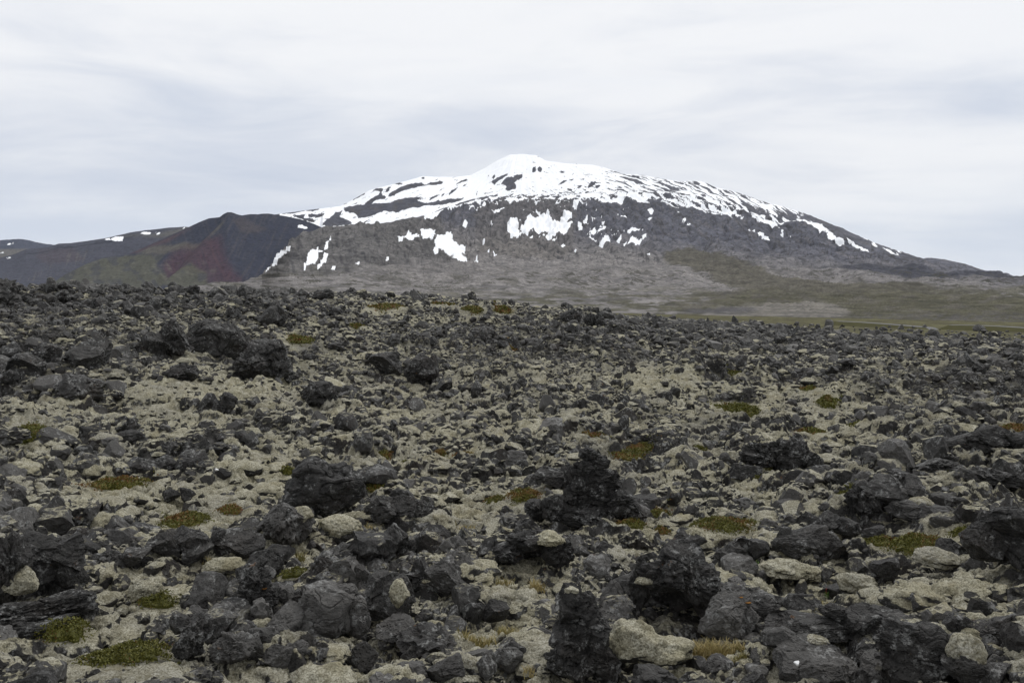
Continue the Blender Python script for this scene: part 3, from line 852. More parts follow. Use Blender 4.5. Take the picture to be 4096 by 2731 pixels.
def region(poly, PX, PY, a=14, s=60, seed=0, soft=10):
    wx, wy = warp(PX, PY, a, s, seed)
    m = raster(poly, wx, wy).astype(float)
    for _ in range(soft):
        P = np.pad(m, 1, mode='edge'); m = (P[1:-1, :-2] + P[1:-1, 2:] + P[:-2, 1:-1] + P[2:, 1:-1] + 2 * m) / 6
    return m
def blend(C, c, m):
    return C * (1 - m[..., None]) + c * m[..., None]

def paint_main(PX, PY, X, Y, r, ys):
    C = np.zeros(PX.shape + (3,)) + lin(122, 118, 115)                 # grey-pink moss lava of the lower slopes
    up = sstep(1080, 940, PY + 30 * fbm(PX / 90, PY / 50, 3, 31) - 0.10 * (PX - 2600))
    C = blend(C, lin(90, 92, 105), up)
    top = sstep(900, 780, PY + 20 * fbm(PX / 70, PY / 40, 3, 33))
    C = blend(C, lin(80, 82, 94), top * 0.8)
    brown = region(Z2([(150,480),(560,430),(900,480),(960,620),(900,1000),(500,1100),(60,1050),(0,700),(0,560)]), PX, PY, 30, 80)
    C = blend(C, lin(104, 98, 90), brown * 0.5)
    # shoulder: darker brown-grey moss
    sh = region([(1060, 1125), (1120, 1060), (1170, 975), (1290, 905), (1600, 868), (1760, 880), (1790, 1000), (1850, 1080), (1700, 1075), (1500, 1100), (1250, 1130)], PX, PY, 14, 50)
    C = blend(C, lin(98, 96, 94), sh * 0.9)
    gul = fbm(PX / 24.0 - (PY / 60.0), PY / 160.0, 4, 44, 0.6)
    C = blend(C, lin(70, 69, 72), sh * sstep(0.0, 0.35, gul) * sstep(930, 1000, PY) * 0.75)
    # gully streaks following the fall of the slope
    st = streak(PX, PY, 1.4, 5)
    C = blend(C, lin(66, 67, 74), sstep(0.02, 0.30, st) * up * 0.55)
    st2 = streak(PX, PY, 3.0, 9)
    C = blend(C, lin(122, 114, 110), sstep(0.05, 0.35, st2) * up * 0.35)
    # curly lava lobes
    w = fbm(PX / 60, PY / 40, 3, 66)
    lob = np.abs(perlin(PX / 34 + 1.8 * w, PY / 24 + 1.2 * w, 67))
    C = blend(C, lin(68, 67, 70), sstep(0.14, 0.03, lob) * sstep(1120, 1060, PY) * sstep(780, 820, PY) * 0.85)
    # green-brown heath: apron under the right lava and the plain
    gr = region(OV([(1530,590),(1600,580),(1680,600),(1760,640),(1860,655),(2000,665),(2100,668),(2200,690),(2352,705),(2600,720),(2600,760),(1500,760),(1480,735),(1650,728),(1500,712),
                    (1640,700),(1560,690),(1720,680),(1640,660),(1520,610)]), PX, PY, 18, 70)
    C = blend(C, lin(86, 82, 66), gr * 0.85)
    gn = fbm(PX / 130.0, PY / 9.0, 4, 12)
    plain = sstep(1165, 1215, PY + 14 * gn) 
    C = blend(C, lin(84, 82, 60), plain * sstep(-0.08, 0.12, gn + 0.15 * sstep(2600, 3300, PX)) * 0.9)
    grl = sstep(0.05, 0.28, fbm(PX / 110.0, PY / 14.0, 4, 19)) * sstep(1080, 1150, PY) * sstep(2700, 2500, PX)
    C = blend(C, lin(88, 86, 74), grl * 0.6)
    bare = region(OV([(1640,712),(1880,700),(1960,722),(1900,735),(1700,732),(1600,728)]), PX, PY, 16, 50)
    C = blend(C, lin(122, 117, 108), bare * 0.8)
    # dark young lava on the far right
    dk = region(OV([(1880,628),(1990,620),(2110,628),(2170,640),(2230,636),(2400,640),(2400,662),(2290,660),(2150,660),(2040,648),(1940,640)]), PX, PY, 12, 45)
    C = blend(C, lin(62, 65, 78), dk * 0.85)
    dark = region(OV([(1560,716),(1700,712),(1760,715),(1700,722),(1580,722)]), PX, PY, 5, 40)
    C = blend(C, lin(70, 70, 76), dark * 0.8)
    # rubble strip and brown verge by the road
    rs = sstep(1262, 1270, PY + 5 * fbm(PX / 60, PY / 9, 3, 14)) * sstep(2300, 2500, PX)
    C = blend(C, lin(84, 82, 80), rs * sstep(-0.2, 0.15, perlin(PX / 30, PY / 5, 44)) * 0.6)
    yedge = np.interp(PX, *zip(*SHOULDER))
    snow = snow_of(PATCH_A, PX, PY)
    snow = np.maximum(snow, up_right_snow(PX, PY, ys))
    # scattered little patches just under the snow line
    n1 = fbm(PX / 26.0, PY / 12.0, 4, 121, 0.6)
    snow = np.maximum(snow, sstep(0.10, 0.16, n1) * sstep(1850, 1950, PX) * sstep(2500, 2350, PX) * sstep(840, 800, PY))
    snow = np.maximum(snow, sstep(0.40, 0.44, fbm(PX / 18.0, PY / 15.0, 4, 123, 0.6)) * sstep(2000, 2150, PX) * sstep(2600, 2450, PX) * sstep(1040, 940, PY) )
    fleck = sstep(1090, 1140, PY + 20 * fbm(PX / 80, PY / 30, 2, 3)) * (1 - 0.5 * plain) * 0.9 + 0.25
    return C, {'snow': snow, 'fleck': fleck * (1 - gr * .6)}

tag(relief('lava_slope', SHOULDER, main_base, r_main, -300, 4500, 3.0, 250, M_LAVA, paint_main, disp_main, back=500, jit=2.0),
    'grey lava slopes and heath plain below the snowy mountain', None, None, 'structure')

# ---- the snow-covered summit mass behind
DARK_B = [
 Z1([(965,480),(1000,435),(1050,410),(1080,395),(1078,425),(1040,440),(1000,455)]), Z1([(1155,395),(1190,365),(1250,380),(1240,410),(1210,390)]), Z1([(1280,395),(1300,365),(1325,355),(1300,400)]),
 Z1([(1080,520),(1150,470),(1210,430),(1240,400),(1245,440),(1280,460),(1230,475),(1190,480),(1130,520)]),
 Z1([(1305,450),(1310,420),(1380,390),(1420,355),(1560,315),(1620,315),(1640,340),(1580,355),(1480,380),(1400,410),(1360,430)]),
 Z1([(1620,350),(1680,325),(1700,310),(1740,320),(1780,305),(1820,310),(1790,325),(1740,335),(1660,340)]),
 Z1([(880,560),(1000,535),(1100,525),(1240,515),(1320,510),(1400,480),(1500,475),(1600,500),(1720,510),(1760,495),(1980,465),(2010,470),(1900,495),(1820,515),(1760,525),(1650,530),(1600,545),(1530,550),(1500,560),(1450,570),(1380,590),(1320,580),(1260,575),(1180,610),(1100,635),(1020,645),(1000,600),(900,590)]),
 Z1([(680,710),(760,650),(800,605),(870,590),(840,640),(900,655),(950,690),(960,705),(820,722),(740,722)]), Z1([(550,620),(640,610),(700,610),(680,630),(620,640),(560,640)]),
 Z1([(300,600),(360,580),(480,560),(600,560),(660,555),(600,575),(520,570),(400,600)]), Z1([(400,630),(520,620),(500,650),(560,655),(620,690),(560,680),(460,640)]),
 Z1([(1690,465),(1750,435),(1790,420),(1700,470)]), Z1([(1870,430),(1900,395),(1960,365),(1900,415)]), Z1([(1935,340),(1990,300),(2060,285),(2000,310)]), Z1([(2000,350),(2050,320),(2010,350)]), Z1([(1800,425),(1840,410),(1810,430)]),
 Z1([(1420,475),(1640,468),(1560,480)]),
 Z1([(1615,265),(1640,260),(1638,272),(1620,274)]), Z1([(1340,310),(1420,316),(1450,318),(1400,322)]), Z1([(2128,430),(2145,400),(2135,440)]),
 Z2([(160,295),(230,260),(315,235),(250,275),(180,320)]), Z2([(245,320),(300,270),(380,270),(360,250),(445,240),(445,270),(400,285),(370,320),(390,345),(385,370),(310,392),(285,375),(300,345),(270,325)]),
 Z2([(165,265),(180,230),(190,260),(180,272)]), Z2([(125,250),(130,235),(134,252)]), Z2([(540,210),(545,180),(575,168),(575,195),(550,212)]), Z2([(590,180),(610,172),(635,190),(610,205)]), Z2([(600,200),(632,185),(628,202)]),
 Z2([(780,335),(830,305),(870,293),(840,315)]), Z2([(880,300),(920,280),(925,290)]), Z2([(800,210),(850,215),(820,220)]), Z2([(1000,225),(1100,245),(1060,240)]), Z2([(915,230),(930,232),(920,238)]),
 Z2([(1060,355),(1095,300),(1140,310),(1100,345)]), Z2([(1235,325),(1260,295),(1330,290),(1290,310)]), Z2([(865,385),(920,385),(900,397)]), Z2([(1130,345),(1150,335),(1180,342),(1150,365)]), Z2([(960,360),(1010,340),(990,360)]),
 Z2([(1380,300),(1440,330),(1500,350),(1520,330),(1560,380),(1500,390),(1440,360),(1400,380),(1365,330)]),
]
DARK_B = [p for p in DARK_B if len(p) >= 3]
def top_snow(PX, PY, ys):
    m = sstep(1110, 1130, PX) * 1.0
    dk = snow_of(DARK_B, PX, PY, 5, 16)
    # thin dark flecks where rock wears through
    n1 = fbm((PX + 0.9 * (PY - 700)) / 30.0, (PY + 0.35 * (PX - 2000) * np.where(PX < 2080, 1, -1)) / 6.5, 4, 131, 0.62)
    band = sstep(760, 790, PY) * sstep(1900, 1960, PX) + 0.45 * sstep(2150, 2400, PX) * sstep(690, 720, PY) + 0.2 * sstep(730, 770, PY)
    dk = np.maximum(dk, sstep(0.39, 0.44, n1 + 0.34 * np.clip(band, 0, 1.2)))
    m = np.clip(m - dk, 0, 1)
    w = sstep(2360, 2500, PX)
    return m * (1 - w) + np.maximum(up_right_snow(PX, PY, ys), 0) * w
def paint_top(PX, PY, X, Y, r, ys):
    C = np.zeros(PX.shape + (3,)) + lin(73, 75, 86)
    C = blend(C, lin(84, 79, 76), sstep(0.0, 0.4, fbm(PX / 40, PY / 20, 3, 3)) * 0.6)
    return C, {'snow': top_snow(PX, PY, ys), 'fleck': PX * 0}
def r_top(PX, PY, yb, ys, t):
    x = PX[0]; e = base_top(x) - 12
    mb = main_base(x)
    r0 = np.interp(np.maximum(0, mb - e), _S, _Rr)
    r0 = np.where(x < 1900, np.maximum(r0 + np.interp(x, [900, 1500, 1900], [1500, 1500, 900]), 5600), r0)
    r0 = np.where((x >= 1900) & (x < 2400), r0 + np.interp(x, [1900, 2400], [900, 60]), r0) + 40
    k_ = np.hanning(61); k_ /= k_.sum(); r0 = np.convolve(np.pad(r0, 30, mode='edge'), k_, 'valid')
    return r0[None, :] + t ** 1.1 * np.interp(PX, [900, 1300, 2080, 2700, 3400, 4300], [900, 1400, 1900, 1300, 700, 500])
def base_top(xs):
    b = np.interp(xs, [p[0] for p in SHOULDER], [p[1] for p in SHOULDER])
    return np.where(xs > 1290, b + np.interp(xs, [1290, 2400, 2700], [40, 25, 12]), 985 + 40)
def paint_top2(PX, PY, X, Y, r, ys):
    C, A = paint_top(PX, PY, X, Y, r, ys)
    C2, A2 = paint_main(PX, PY, X, Y, r, ys)
    w = sstep(2360, 2520, PX)
    C = C * (1 - w[..., None]) + C2 * w[..., None]
    return C, {'snow': A['snow'] * (1 - w) + A2['snow'] * w, 'fleck': A2['fleck'] * w}
tag(relief('mountain', MAIN_SKY, base_top, r_top, 960, 4500, 2.8, 150, M_SNOWY, paint_top2,
           lambda X, Y, r, PX, PY: 16 * ridged(X / 500, Y / 500, 4, 81) + 14 * streak(PX, PY, 0.7, 7), back=900, jit=1.3),
    'snow-capped volcano summit with dark rock showing through the snow', None, None, 'structure')

# ---- red and grey scoria cone, haze blue mixed into the grey
CONE = OV([(-60, 676), (60, 668), (120, 652), (150, 630), (200, 606), (240, 592), (285, 586), (310, 578), (345, 562), (380, 546), (430, 524), (455, 512), (480, 502), (505, 498), (512, 492), (522, 487), (531, 488), (545, 493), (556, 496), (575, 493), (592, 493), (603, 491),
           (618, 491), (650, 496), (690, 504), (720, 514), (742, 524), (780, 545), (850, 590), (950, 640)])
def paint_cone(PX, PY, X, Y, r, ys):
    fall = fbm((PX - 0.45 * (PY - 850) * np.sign(900 - PX)) / 16.0, PY / 130.0, 4, 141, 0.6)
    C = np.zeros(PX.shape + (3,)) + linh(56, 61, 79)  # bluish cast of the distance haze is put into this base tone
    C = blend(C, linh(80, 78, 84), sstep(0, 0.4, fall) * 0.6)
    C = blend(C, linh(88, 80, 80), region(Z4([(1980,200),(2120,180),(2300,260),(2200,300),(2050,290)]), PX, PY, 10, 40) * 0.5)
    redL = region(Z4([(1645,238),(1500,300),(1300,380),(1100,468),(1180,470),(1290,405),(1420,385),(1560,300)]), PX, PY, 6, 40, 0, 25)
    C = blend(C, linh(90, 68, 74), redL * 0.8)
    C = blend(C, linh(103, 98, 88), region(Z4([(1180,468),(1290,408),(1370,400),(1480,400),(1620,375),(1780,320),(1900,200),(1920,205),(1840,300),(1700,375),(1480,450),(1400,480)]), PX, PY, 6, 30) * 0.75)
    red = region(Z4([(1850,330),(1700,370),(1560,430),(1440,480),(1380,600),(1560,640),(1700,640),(1780,750),(2070,745),(2080,680),(1960,560),(1900,440)]), PX, PY, 26, 60, 0, 60)
    C = blend(C, linh(92, 56, 66), red * (0.52 + 0.28 * fall))
    olive = region(Z4([(200,700),(600,560),(850,490),(1200,478),(1400,480),(1330,560),(1450,640),(1640,590),(1780,640),(1760,780),(200,800)]), PX, PY, 14, 50)
    C = blend(C, linh(92, 92, 76), olive * 0.8)
    C = blend(C, linh(66, 68, 78), olive * sstep(0.02, 0.3, fbm(PX / 60, PY / 40, 3, 144)) * 0.65)
    C = blend(C, linh(112, 109, 98), sstep(0.15, 0.4, fbm(PX / 40, PY / 22, 4, 145)) * sstep(1000, 1060, PY) * sstep(900, 700, PX) * 0.5)
    C = blend(C, linh(112, 106, 100), region(Z4([(1790,615),(1850,610),(1850,640),(1795,640)]), PX, PY, 3, 20) * 0.5)
    # dark ledges
    led = np.abs(PY - (965 + 8 * perlin(PX / 50, PX * 0, 7))) < 2.2
    C = blend(C, linh(50, 53, 64), (led & (PX > 930) & (PX < 1200)) * sstep(-.1, .2, perlin(PX / 14, PY / 9, 4)) * 0.8)
    rim = sstep(9, 2, PY - ys) * sstep(860, 880, PX)
    C = blend(C, linh(50, 54, 66), rim * 0.7)
    snow = snow_of([Z4([(2560,350),(2600,342),(2640,352),(2610,362)]), Z1([(445,738),(490,722),(545,740),(530,750),(480,745)])], PX, PY, 3, 14)
    return C, {'snow': snow, 'fleck': 0.12 + 0 * PX}
tag(relief('cone_hill', CONE, lambda xs: 0 * xs + 1215, lambda PX, PY, yb, ys, t: 3300 + 1500 * t ** 0.9 + 250 * np.abs(PX - 930) / 500 , -100, 1640, 2.6, 150, M_CONE, paint_cone,
           lambda X, Y, r, PX, PY: 14 * ridged(X / 260, Y / 500, 4, 83) * (PY < 1190) - 26 * sstep(40, 0, np.abs(PX - 760 + .9 * (PY - 1000))) + 20 * sstep(60, 0, np.abs(PX - 1010 + 1.1 * (PY - 850))), back=500, jit=1.2),
    'dark scoria cone with dull red flanks left of the snowy mountain', None, None, 'structure')

# ---- hills on the left
HILL = OV([(-200, 640), (-60, 604), (-5, 594), (30, 585), (60, 573), (110, 568), (135, 560), (160, 559), (240, 548), (300, 534), (330, 530), (380, 524), (425, 521), (450, 524), (520, 545), (640, 590)])
def paint_hill(PX, PY, X, Y, r, ys):
    C = np.zeros(PX.shape + (3,)) + linh(72, 74, 88)  # grey tone with some haze blue painted in
    C = blend(C, linh(98, 96, 92), region(Z4([(800,345),(1050,305),(1300,300),(1650,225),(1700,320),(1300,322),(1050,318),(900,335)]), PX, PY, 4, 40) * 0.85)
    C = blend(C, linh(80, 72, 82), region(Z4([(330,430),(640,420),(720,520),(400,560),(300,500)]), PX, PY, 12, 50) * 0.7)
    fan = sstep(0.05, 0.35, fbm((PX + .35 * (PY - 1000)) / 10.0, PY / 90, 4, 146)) * region(Z4([(380,600),(560,470),(800,420),(780,520),(500,640),(350,700),(60,720),(250,660)]), PX, PY, 16, 50)
    C = blend(C, linh(100, 96, 94), fan * 0.5)
    led = sstep(5, 1, np.abs(PY - (ys + 20 + 3 * perlin(PX / 30, PX * 0, 7)))) * sstep(560, 500, PX) * sstep(80, 120, PX)
    C = blend(C, linh(48, 52, 66), led * 0.8)
    snow = snow_of([Z4([(900,340),(935,330),(940,348),(910,350)]), Z4([(945,345),(985,320),(1055,322),(1050,345),(1000,350)]), Z4([(1200,295),(1240,283),(1305,288),(1260,298)]), Z4([(1330,288),(1370,286),(1365,293)]), Z4([(1565,240),(1580,236),(1582,244)]), Z4([(55,502),(95,493),(90,500)])], PX, PY, 2, 12)
    return C, {'snow': snow, 'fleck': 0.05 + 0 * PX}
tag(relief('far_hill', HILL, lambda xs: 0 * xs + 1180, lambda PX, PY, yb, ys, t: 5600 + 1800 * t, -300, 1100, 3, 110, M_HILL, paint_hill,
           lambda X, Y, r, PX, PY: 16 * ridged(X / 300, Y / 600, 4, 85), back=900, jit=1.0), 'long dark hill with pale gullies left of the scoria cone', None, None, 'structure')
HILL2 = OV([(-200, 560), (-60, 553), (0, 552), (20, 551), (45, 549), (60, 551), (80, 556), (100, 560), (140, 564), (200, 575), (320, 600)])
def paint_h2(PX, PY, X, Y, r, ys):
    C = np.zeros(PX.shape + (3,)) + linh(74, 80, 98)  # blue of the air in between is painted into the hill colour
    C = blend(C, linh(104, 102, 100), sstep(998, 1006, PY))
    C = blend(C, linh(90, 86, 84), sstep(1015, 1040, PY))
    snow = snow_of([Z4([(65,385),(80,378),(97,381),(92,392),(75,390)]), Z4([(0,462),(30,459),(28,465)]), Z4([(110,377),(120,375),(118,380)])], PX, PY, 2, 10)
    return C, {'snow': snow, 'fleck': 0 * PX}
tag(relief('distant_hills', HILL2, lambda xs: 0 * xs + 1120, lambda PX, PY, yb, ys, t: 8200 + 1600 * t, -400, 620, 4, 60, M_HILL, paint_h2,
           lambda X, Y, r, PX, PY: 20 * ridged(X / 400, Y / 700, 4, 87), back=900, jit=2.5), 'distant hills tinted haze-blue at the far left edge', None, None, 'structure')

# ---- dark plain under everything out to the horizon
me = make_mesh('plain', [(-16000, 300, -60), (16000, 300, -60), (16000, 16000, -60), (-16000, 16000, -60)], [(0, 1, 2, 3)], M_HILL,
               {'snow': [0] * 4, 'fleck': [0] * 4}, cols={'tone': np.array([lin(84, 82, 70)] * 4)})
tag(link('plain', me), 'dark lowland plain behind the lava field', None, None, 'structure')

# ---- the road
def road(name, pts, width, label):
    m = bpy.data.materials.get('asphalt')
    if m is None:
        m, n, out = new_mat('asphalt')
        geo = n.n('ShaderNodeNewGeometry')
        c = n.mix(n.noise(geo.outputs['Position'], 0.7, 5), (0.10, 0.102, 0.108), (0.16, 0.16, 0.165))
        finish(n, out, c, 0.85, None)
    P = []
    for (x, y, d) in pts:
        X, Y, Z = at_dist(x, y, d); P.append((float(X), float(Y), float(Z)))
    P = np.array(P)
    P[0, 2] -= 3.0; P[-1, 2] -= 3.0
    T = np.gradient(P[:, :2], axis=0); T /= np.linalg.norm(T, axis=1)[:, None]
    N = np.stack([-T[:, 1], T[:, 0]], 1)
    off = [-width / 2 - 1.6, -width / 2, width / 2, width / 2 + 1.6]
    dz = [-2.2, 0, 0, -2.2]
    V = []
    for p, nn_ in zip(P, N):
        for o, z in zip(off, dz):
            V.append((p[0] + nn_[0] * o, p[1] + nn_[1] * o, p[2] + z + 0.25))
    F = grid_faces(len(P), 4)
    me = make_mesh(name, V, F, m, smooth=False)
    g = bpy.data.materials.get('verge')
    if g is None:
        g, n, out = new_mat('verge')
        geo = n.n('ShaderNodeNewGeometry')
        finish(n, out, n.mix(n.noise(geo.outputs['Position'], 0.4, 5), (0.075, 0.071, 0.034), (0.125, 0.118, 0.054)), 0.9, None)
    me.materials.append(g)
    for q in me.polygons:
        q.material_index = 0 if q.index % 3 == 1 else 1
    o = link(name, me)
    return tag(o, label, None, None, 'structure')

# the road runs along the green bank, seen in two stretches
ROAD1 = [(3270, 1285, 420), (3350, 1286.5, 417), (3450, 1291, 412), (3550, 1298, 406), (3650, 1306, 399), (3720, 1312, 394), (3800, 1324, 386)]
ROAD2 = [(3720, 1304, 402), (3800, 1302, 400), (3900, 1303, 397), (4000, 1307, 393), (4110, 1314, 388), (4250, 1324, 382), (4420, 1338, 374)]
road('road', ROAD1, 5.0, 'narrow grey asphalt road crossing the green bank')
road('road', ROAD2, 5.0, 'grey asphalt road at the right edge above the green bank')

# ================================================================== rock shapes
_ICO = {}
def ico(level):
    if level in _ICO: return _ICO[level]
    if level == 1:
        p = (1 + 5 ** 0.5) / 2
        v = np.array([(-1, p, 0), (1, p, 0), (-1, -p, 0), (1, -p, 0), (0, -1, p), (0, 1, p), (0, -1, -p), (0, 1, -p), (p, 0, -1), (p, 0, 1), (-p, 0, -1), (-p, 0, 1)], float)
        f = np.array([(0, 11, 5), (0, 5, 1), (0, 1, 7), (0, 7, 10), (0, 10, 11), (1, 5, 9), (5, 11, 4), (11, 10, 2), (10, 7, 6), (7, 1, 8), (3, 9, 4), (3, 4, 2), (3, 2, 6), (3, 6, 8), (3, 8, 9), (4, 9, 5), (2, 4, 11), (6, 2, 10), (8, 6, 7), (9, 8, 1)])
    else:
        v, f = ico(level - 1)
        e = np.sort(np.concatenate([f[:, [0, 1]], f[:, [1, 2]], f[:, [2, 0]]]), 1)
        u, inv = np.unique(e, axis=0, return_inverse=True); inv = inv.ravel()
        mid = v[u].mean(1); n = len(f); a, b, c = inv[:n] + len(v), inv[n:2 * n] + len(v), inv[2 * n:] + len(v)
        f = np.concatenate([np.stack([f[:, 0], a, c], 1), np.stack([f[:, 1], b, a], 1), np.stack([f[:, 2], c, b], 1), np.stack([a, b, c], 1)])
        v = np.concatenate([v, mid])
    v = v / np.linalg.norm(v, axis=1)[:, None]
    _ICO[level] = (v, f); return v, f

def rock_shape(seed, level, kind):
    """unit rock (about -1..1) and its faces"""
    rg = np.random.RandomState(seed)
    v, f = ico(level)
    p = v.copy(); off = rg.uniform(-50, 50, 3)
    def N(q, fr, s): return perlin3(q * fr + off, s)
    if kind == 'moss':
        a = 0.30 * N(v, 1.3, 1) + 0.09 * np.abs(N(v, 2.6, 2)) * 2 + 0.03 * np.abs(N(v, 5.5, 3)) * 2 + 0.015 * np.abs(N(v, 12, 4)) * 2 - 0.1
        return v * (0.95 + a)[:, None], f
    if kind in ('block', 'slab', 'point'):
        k = rg.randint(9, 15)
        p = p * 1.25
        if kind == 'point':
            up = np.clip(p[:, 2], 0, 2); p[:, :2] *= (1 - 0.55 * up)[:, None]; p[:, 2] *= 1.1
        for i in range(k):
            n = rg.normal(size=3); n /= np.linalg.norm(n)
            if kind == 'slab' and i < 2: n = np.array([rg.normal() * .15, rg.normal() * .15, 1 if i == 0 else -1]); n /= np.linalg.norm(n)
            d = rg.uniform(0.46, 0.88)
            s = np.maximum(0, p @ n - d)
            p = p - n * s[:, None]
        a = 0.05 * N(v, 1.7, 1)
        if level >= 4: a = a + 0.06 * N(p, 4.5, 2) + 0.032 * N(p, 11, 3) - 0.07 * np.clip(0.07 - np.abs(N(p, 1.6, 6)), 0, 1) / 0.07
        if level >= 5: a = a + 0.018 * N(p, 26, 4)
        p = p + v * a[:, None]
    elif kind == 'round':
        a = 0.16 * N(v, 1.2, 1) + 0.08 * N(v, 2.6, 2)
        if level >= 4: a = a - 0.09 * np.clip(0.09 - np.abs(N(v, 1.9, 6)), 0, 1) / 0.09 + 0.03 * N(v, 7, 3) + 0.018 * N(v, 17, 4)
        if level >= 5: a = a + 0.010 * N(v, 34, 5)
        for i in range(5):
            n = rg.normal(size=3); n /= np.linalg.norm(n); s = np.maximum(0, p @ n - rg.uniform(.68, .9)); p = p - n * s[:, None]
        p = p + v * a[:, None]
    else:   # craggy clinker
        w = np.stack([N(v, 1.6, 7), N(v, 1.6, 8), N(v, 1.6, 9)], 1)
        q = v + 0.22 * w
        a = 0.30 * N(q, 1.4, 1) + 0.22 * N(q, 2.9, 2)
        if level >= 3: a = a + 0.15 * N(q, 5.5, 3) - 0.10 * sstep(0.18, 0.42, N(q, 3.6, 8))
        if level >= 4: a = a + 0.075 * N(v, 11, 4) + 0.05 * (0.4 - np.abs(N(v, 7.5, 12)) * 2) - 0.05 * sstep(0.2, 0.45, N(v, 9.0, 9))
        if level >= 5: a = a + 0.035 * N(v, 23, 6) + 0.016 * N(v, 45, 7)
        p = p * np.clip(0.92 + a, 0.3, 1.7)[:, None]
        for i in range(7):
            n = rg.normal(size=3); n /= np.linalg.norm(n); s = np.maximum(0, p @ n - rg.uniform(.62, .95)); p = p - n * (s * 0.75)[:, None]
    return p, f

KINDS = ['block', 'craggy', 'block', 'point', 'craggy', 'block', 'craggy', 'slab']
_PROTO = {}
def proto(i, level):
    key = (i, level)
    if key not in _PROTO: _PROTO[key] = rock_shape(1000 + i, level, KINDS[i % len(KINDS)])
    return _PROTO[key]
NP = 24

def rotm(a, b, c):
    ca, sa, cb, sb, cc, sc = math.cos(a), math.sin(a), math.cos(b), math.sin(b), math.cos(c), math.sin(c)
    Rz = np.array([[ca, -sa, 0], [sa, ca, 0], [0, 0, 1]]); Rx = np.array([[1, 0, 0], [0, cb, -sb], [0, sb, cb]]); Ry = np.array([[cc, 0, sc], [0, 1, 0], [-sc, 0, cc]])
    return Rz @ Rx @ Ry

# ================================================================== named boulders, surveyed on the overview (x0, x1, top, foot)
SPIRE = [(.55, .90, .085, .11, 'craggy', 0), (.60, .78, .11, .12, 'craggy', .05), (.50, .72, .10, .11, 'craggy', -.02), (.56, .60, .16, .14, 'craggy', .05), (.47, .50, .12, .16, 'craggy', 0), (.68, .52, .13, .18, 'craggy', .08), (.36, .66, .06, .14, 'point', .04), (.40, .40, .10, .16, 'craggy', 0),
         (.58, .34, .22, .20, 'craggy', .05), (.26, .20, .15, .20, 'craggy', -.05), (.10, .14, .10, .16, 'craggy', -.02), (.80, .22, .16, .20, 'craggy', 0), (.50, .12, .26, .16, 'craggy', -.1), (.92, .12, .10, .12, 'craggy', 0)]
ARCH = [(.42, .72, .30, .26, 'craggy', 0), (.22, .42, .20, .36, 'craggy', 0), (.78, .45, .22, .42, 'craggy', 0), (.58, .80, .25, .20, 'craggy', .1), (.50, .35, .3, .35, 'craggy', .45)]
PINN = [(.42, .88, .17, .13, 'craggy', 0), (.55, .76, .20, .16, 'craggy', .05), (.36, .68, .18, .16, 'block', -.02), (.66, .56, .22, .20, 'craggy', .08), (.38, .46, .26, .20, 'craggy', -.05), (.62, .34, .24, .22, 'block', .05), (.40, .20, .34, .22, 'craggy', 0), (.80, .16, .22, .18, 'craggy', .1)]
OVERH = [(.62, .80, .30, .22, 'block', .1), (.42, .62, .36, .26, 'craggy', 0), (.70, .55, .30, .30, 'craggy', .05), (.12, .45, .14, .35, 'craggy', .1), (.85, .35, .18, .35, 'block', .15), (.5, .3, .42, .3, 'craggy', .5)]
STACK = [(.30, .72, .28, .30, 'block', .1), (.66, .66, .30, .34, 'block', 0), (.25, .30, .28, .32, 'block', 0), (.60, .25, .36, .28, 'block', -.1), (.85, .30, .18, .3, 'round', 0)]
CLUST = [(.22, .45, .24, .40, 'craggy', 0), (.52, .62, .26, .38, 'block', .1), (.80, .42, .22, .36, 'craggy', 0), (.38, .22, .24, .25, 'block', -.2), (.66, .20, .24, .22, 'craggy', -.2)]
TWO = [(.30, .50, .32, .46, 'block', 0), (.70, .44, .32, .44, 'craggy', .05)]
KNOB = [(.52, .42, .46, .46, 'round', .05), (.34, .72, .24, .26, 'round', 0), (.70, .50, .30, .34, 'round', .12), (.26, .35, .26, .36, 'round', -.02)]
CRACK = [(.44, .52, .38, .46, 'round', 0), (.74, .42, .27, .36, 'round', .06), (.60, .72, .26, .26, 'block', .1), (.30, .22, .3, .28, 'round', -.08)]
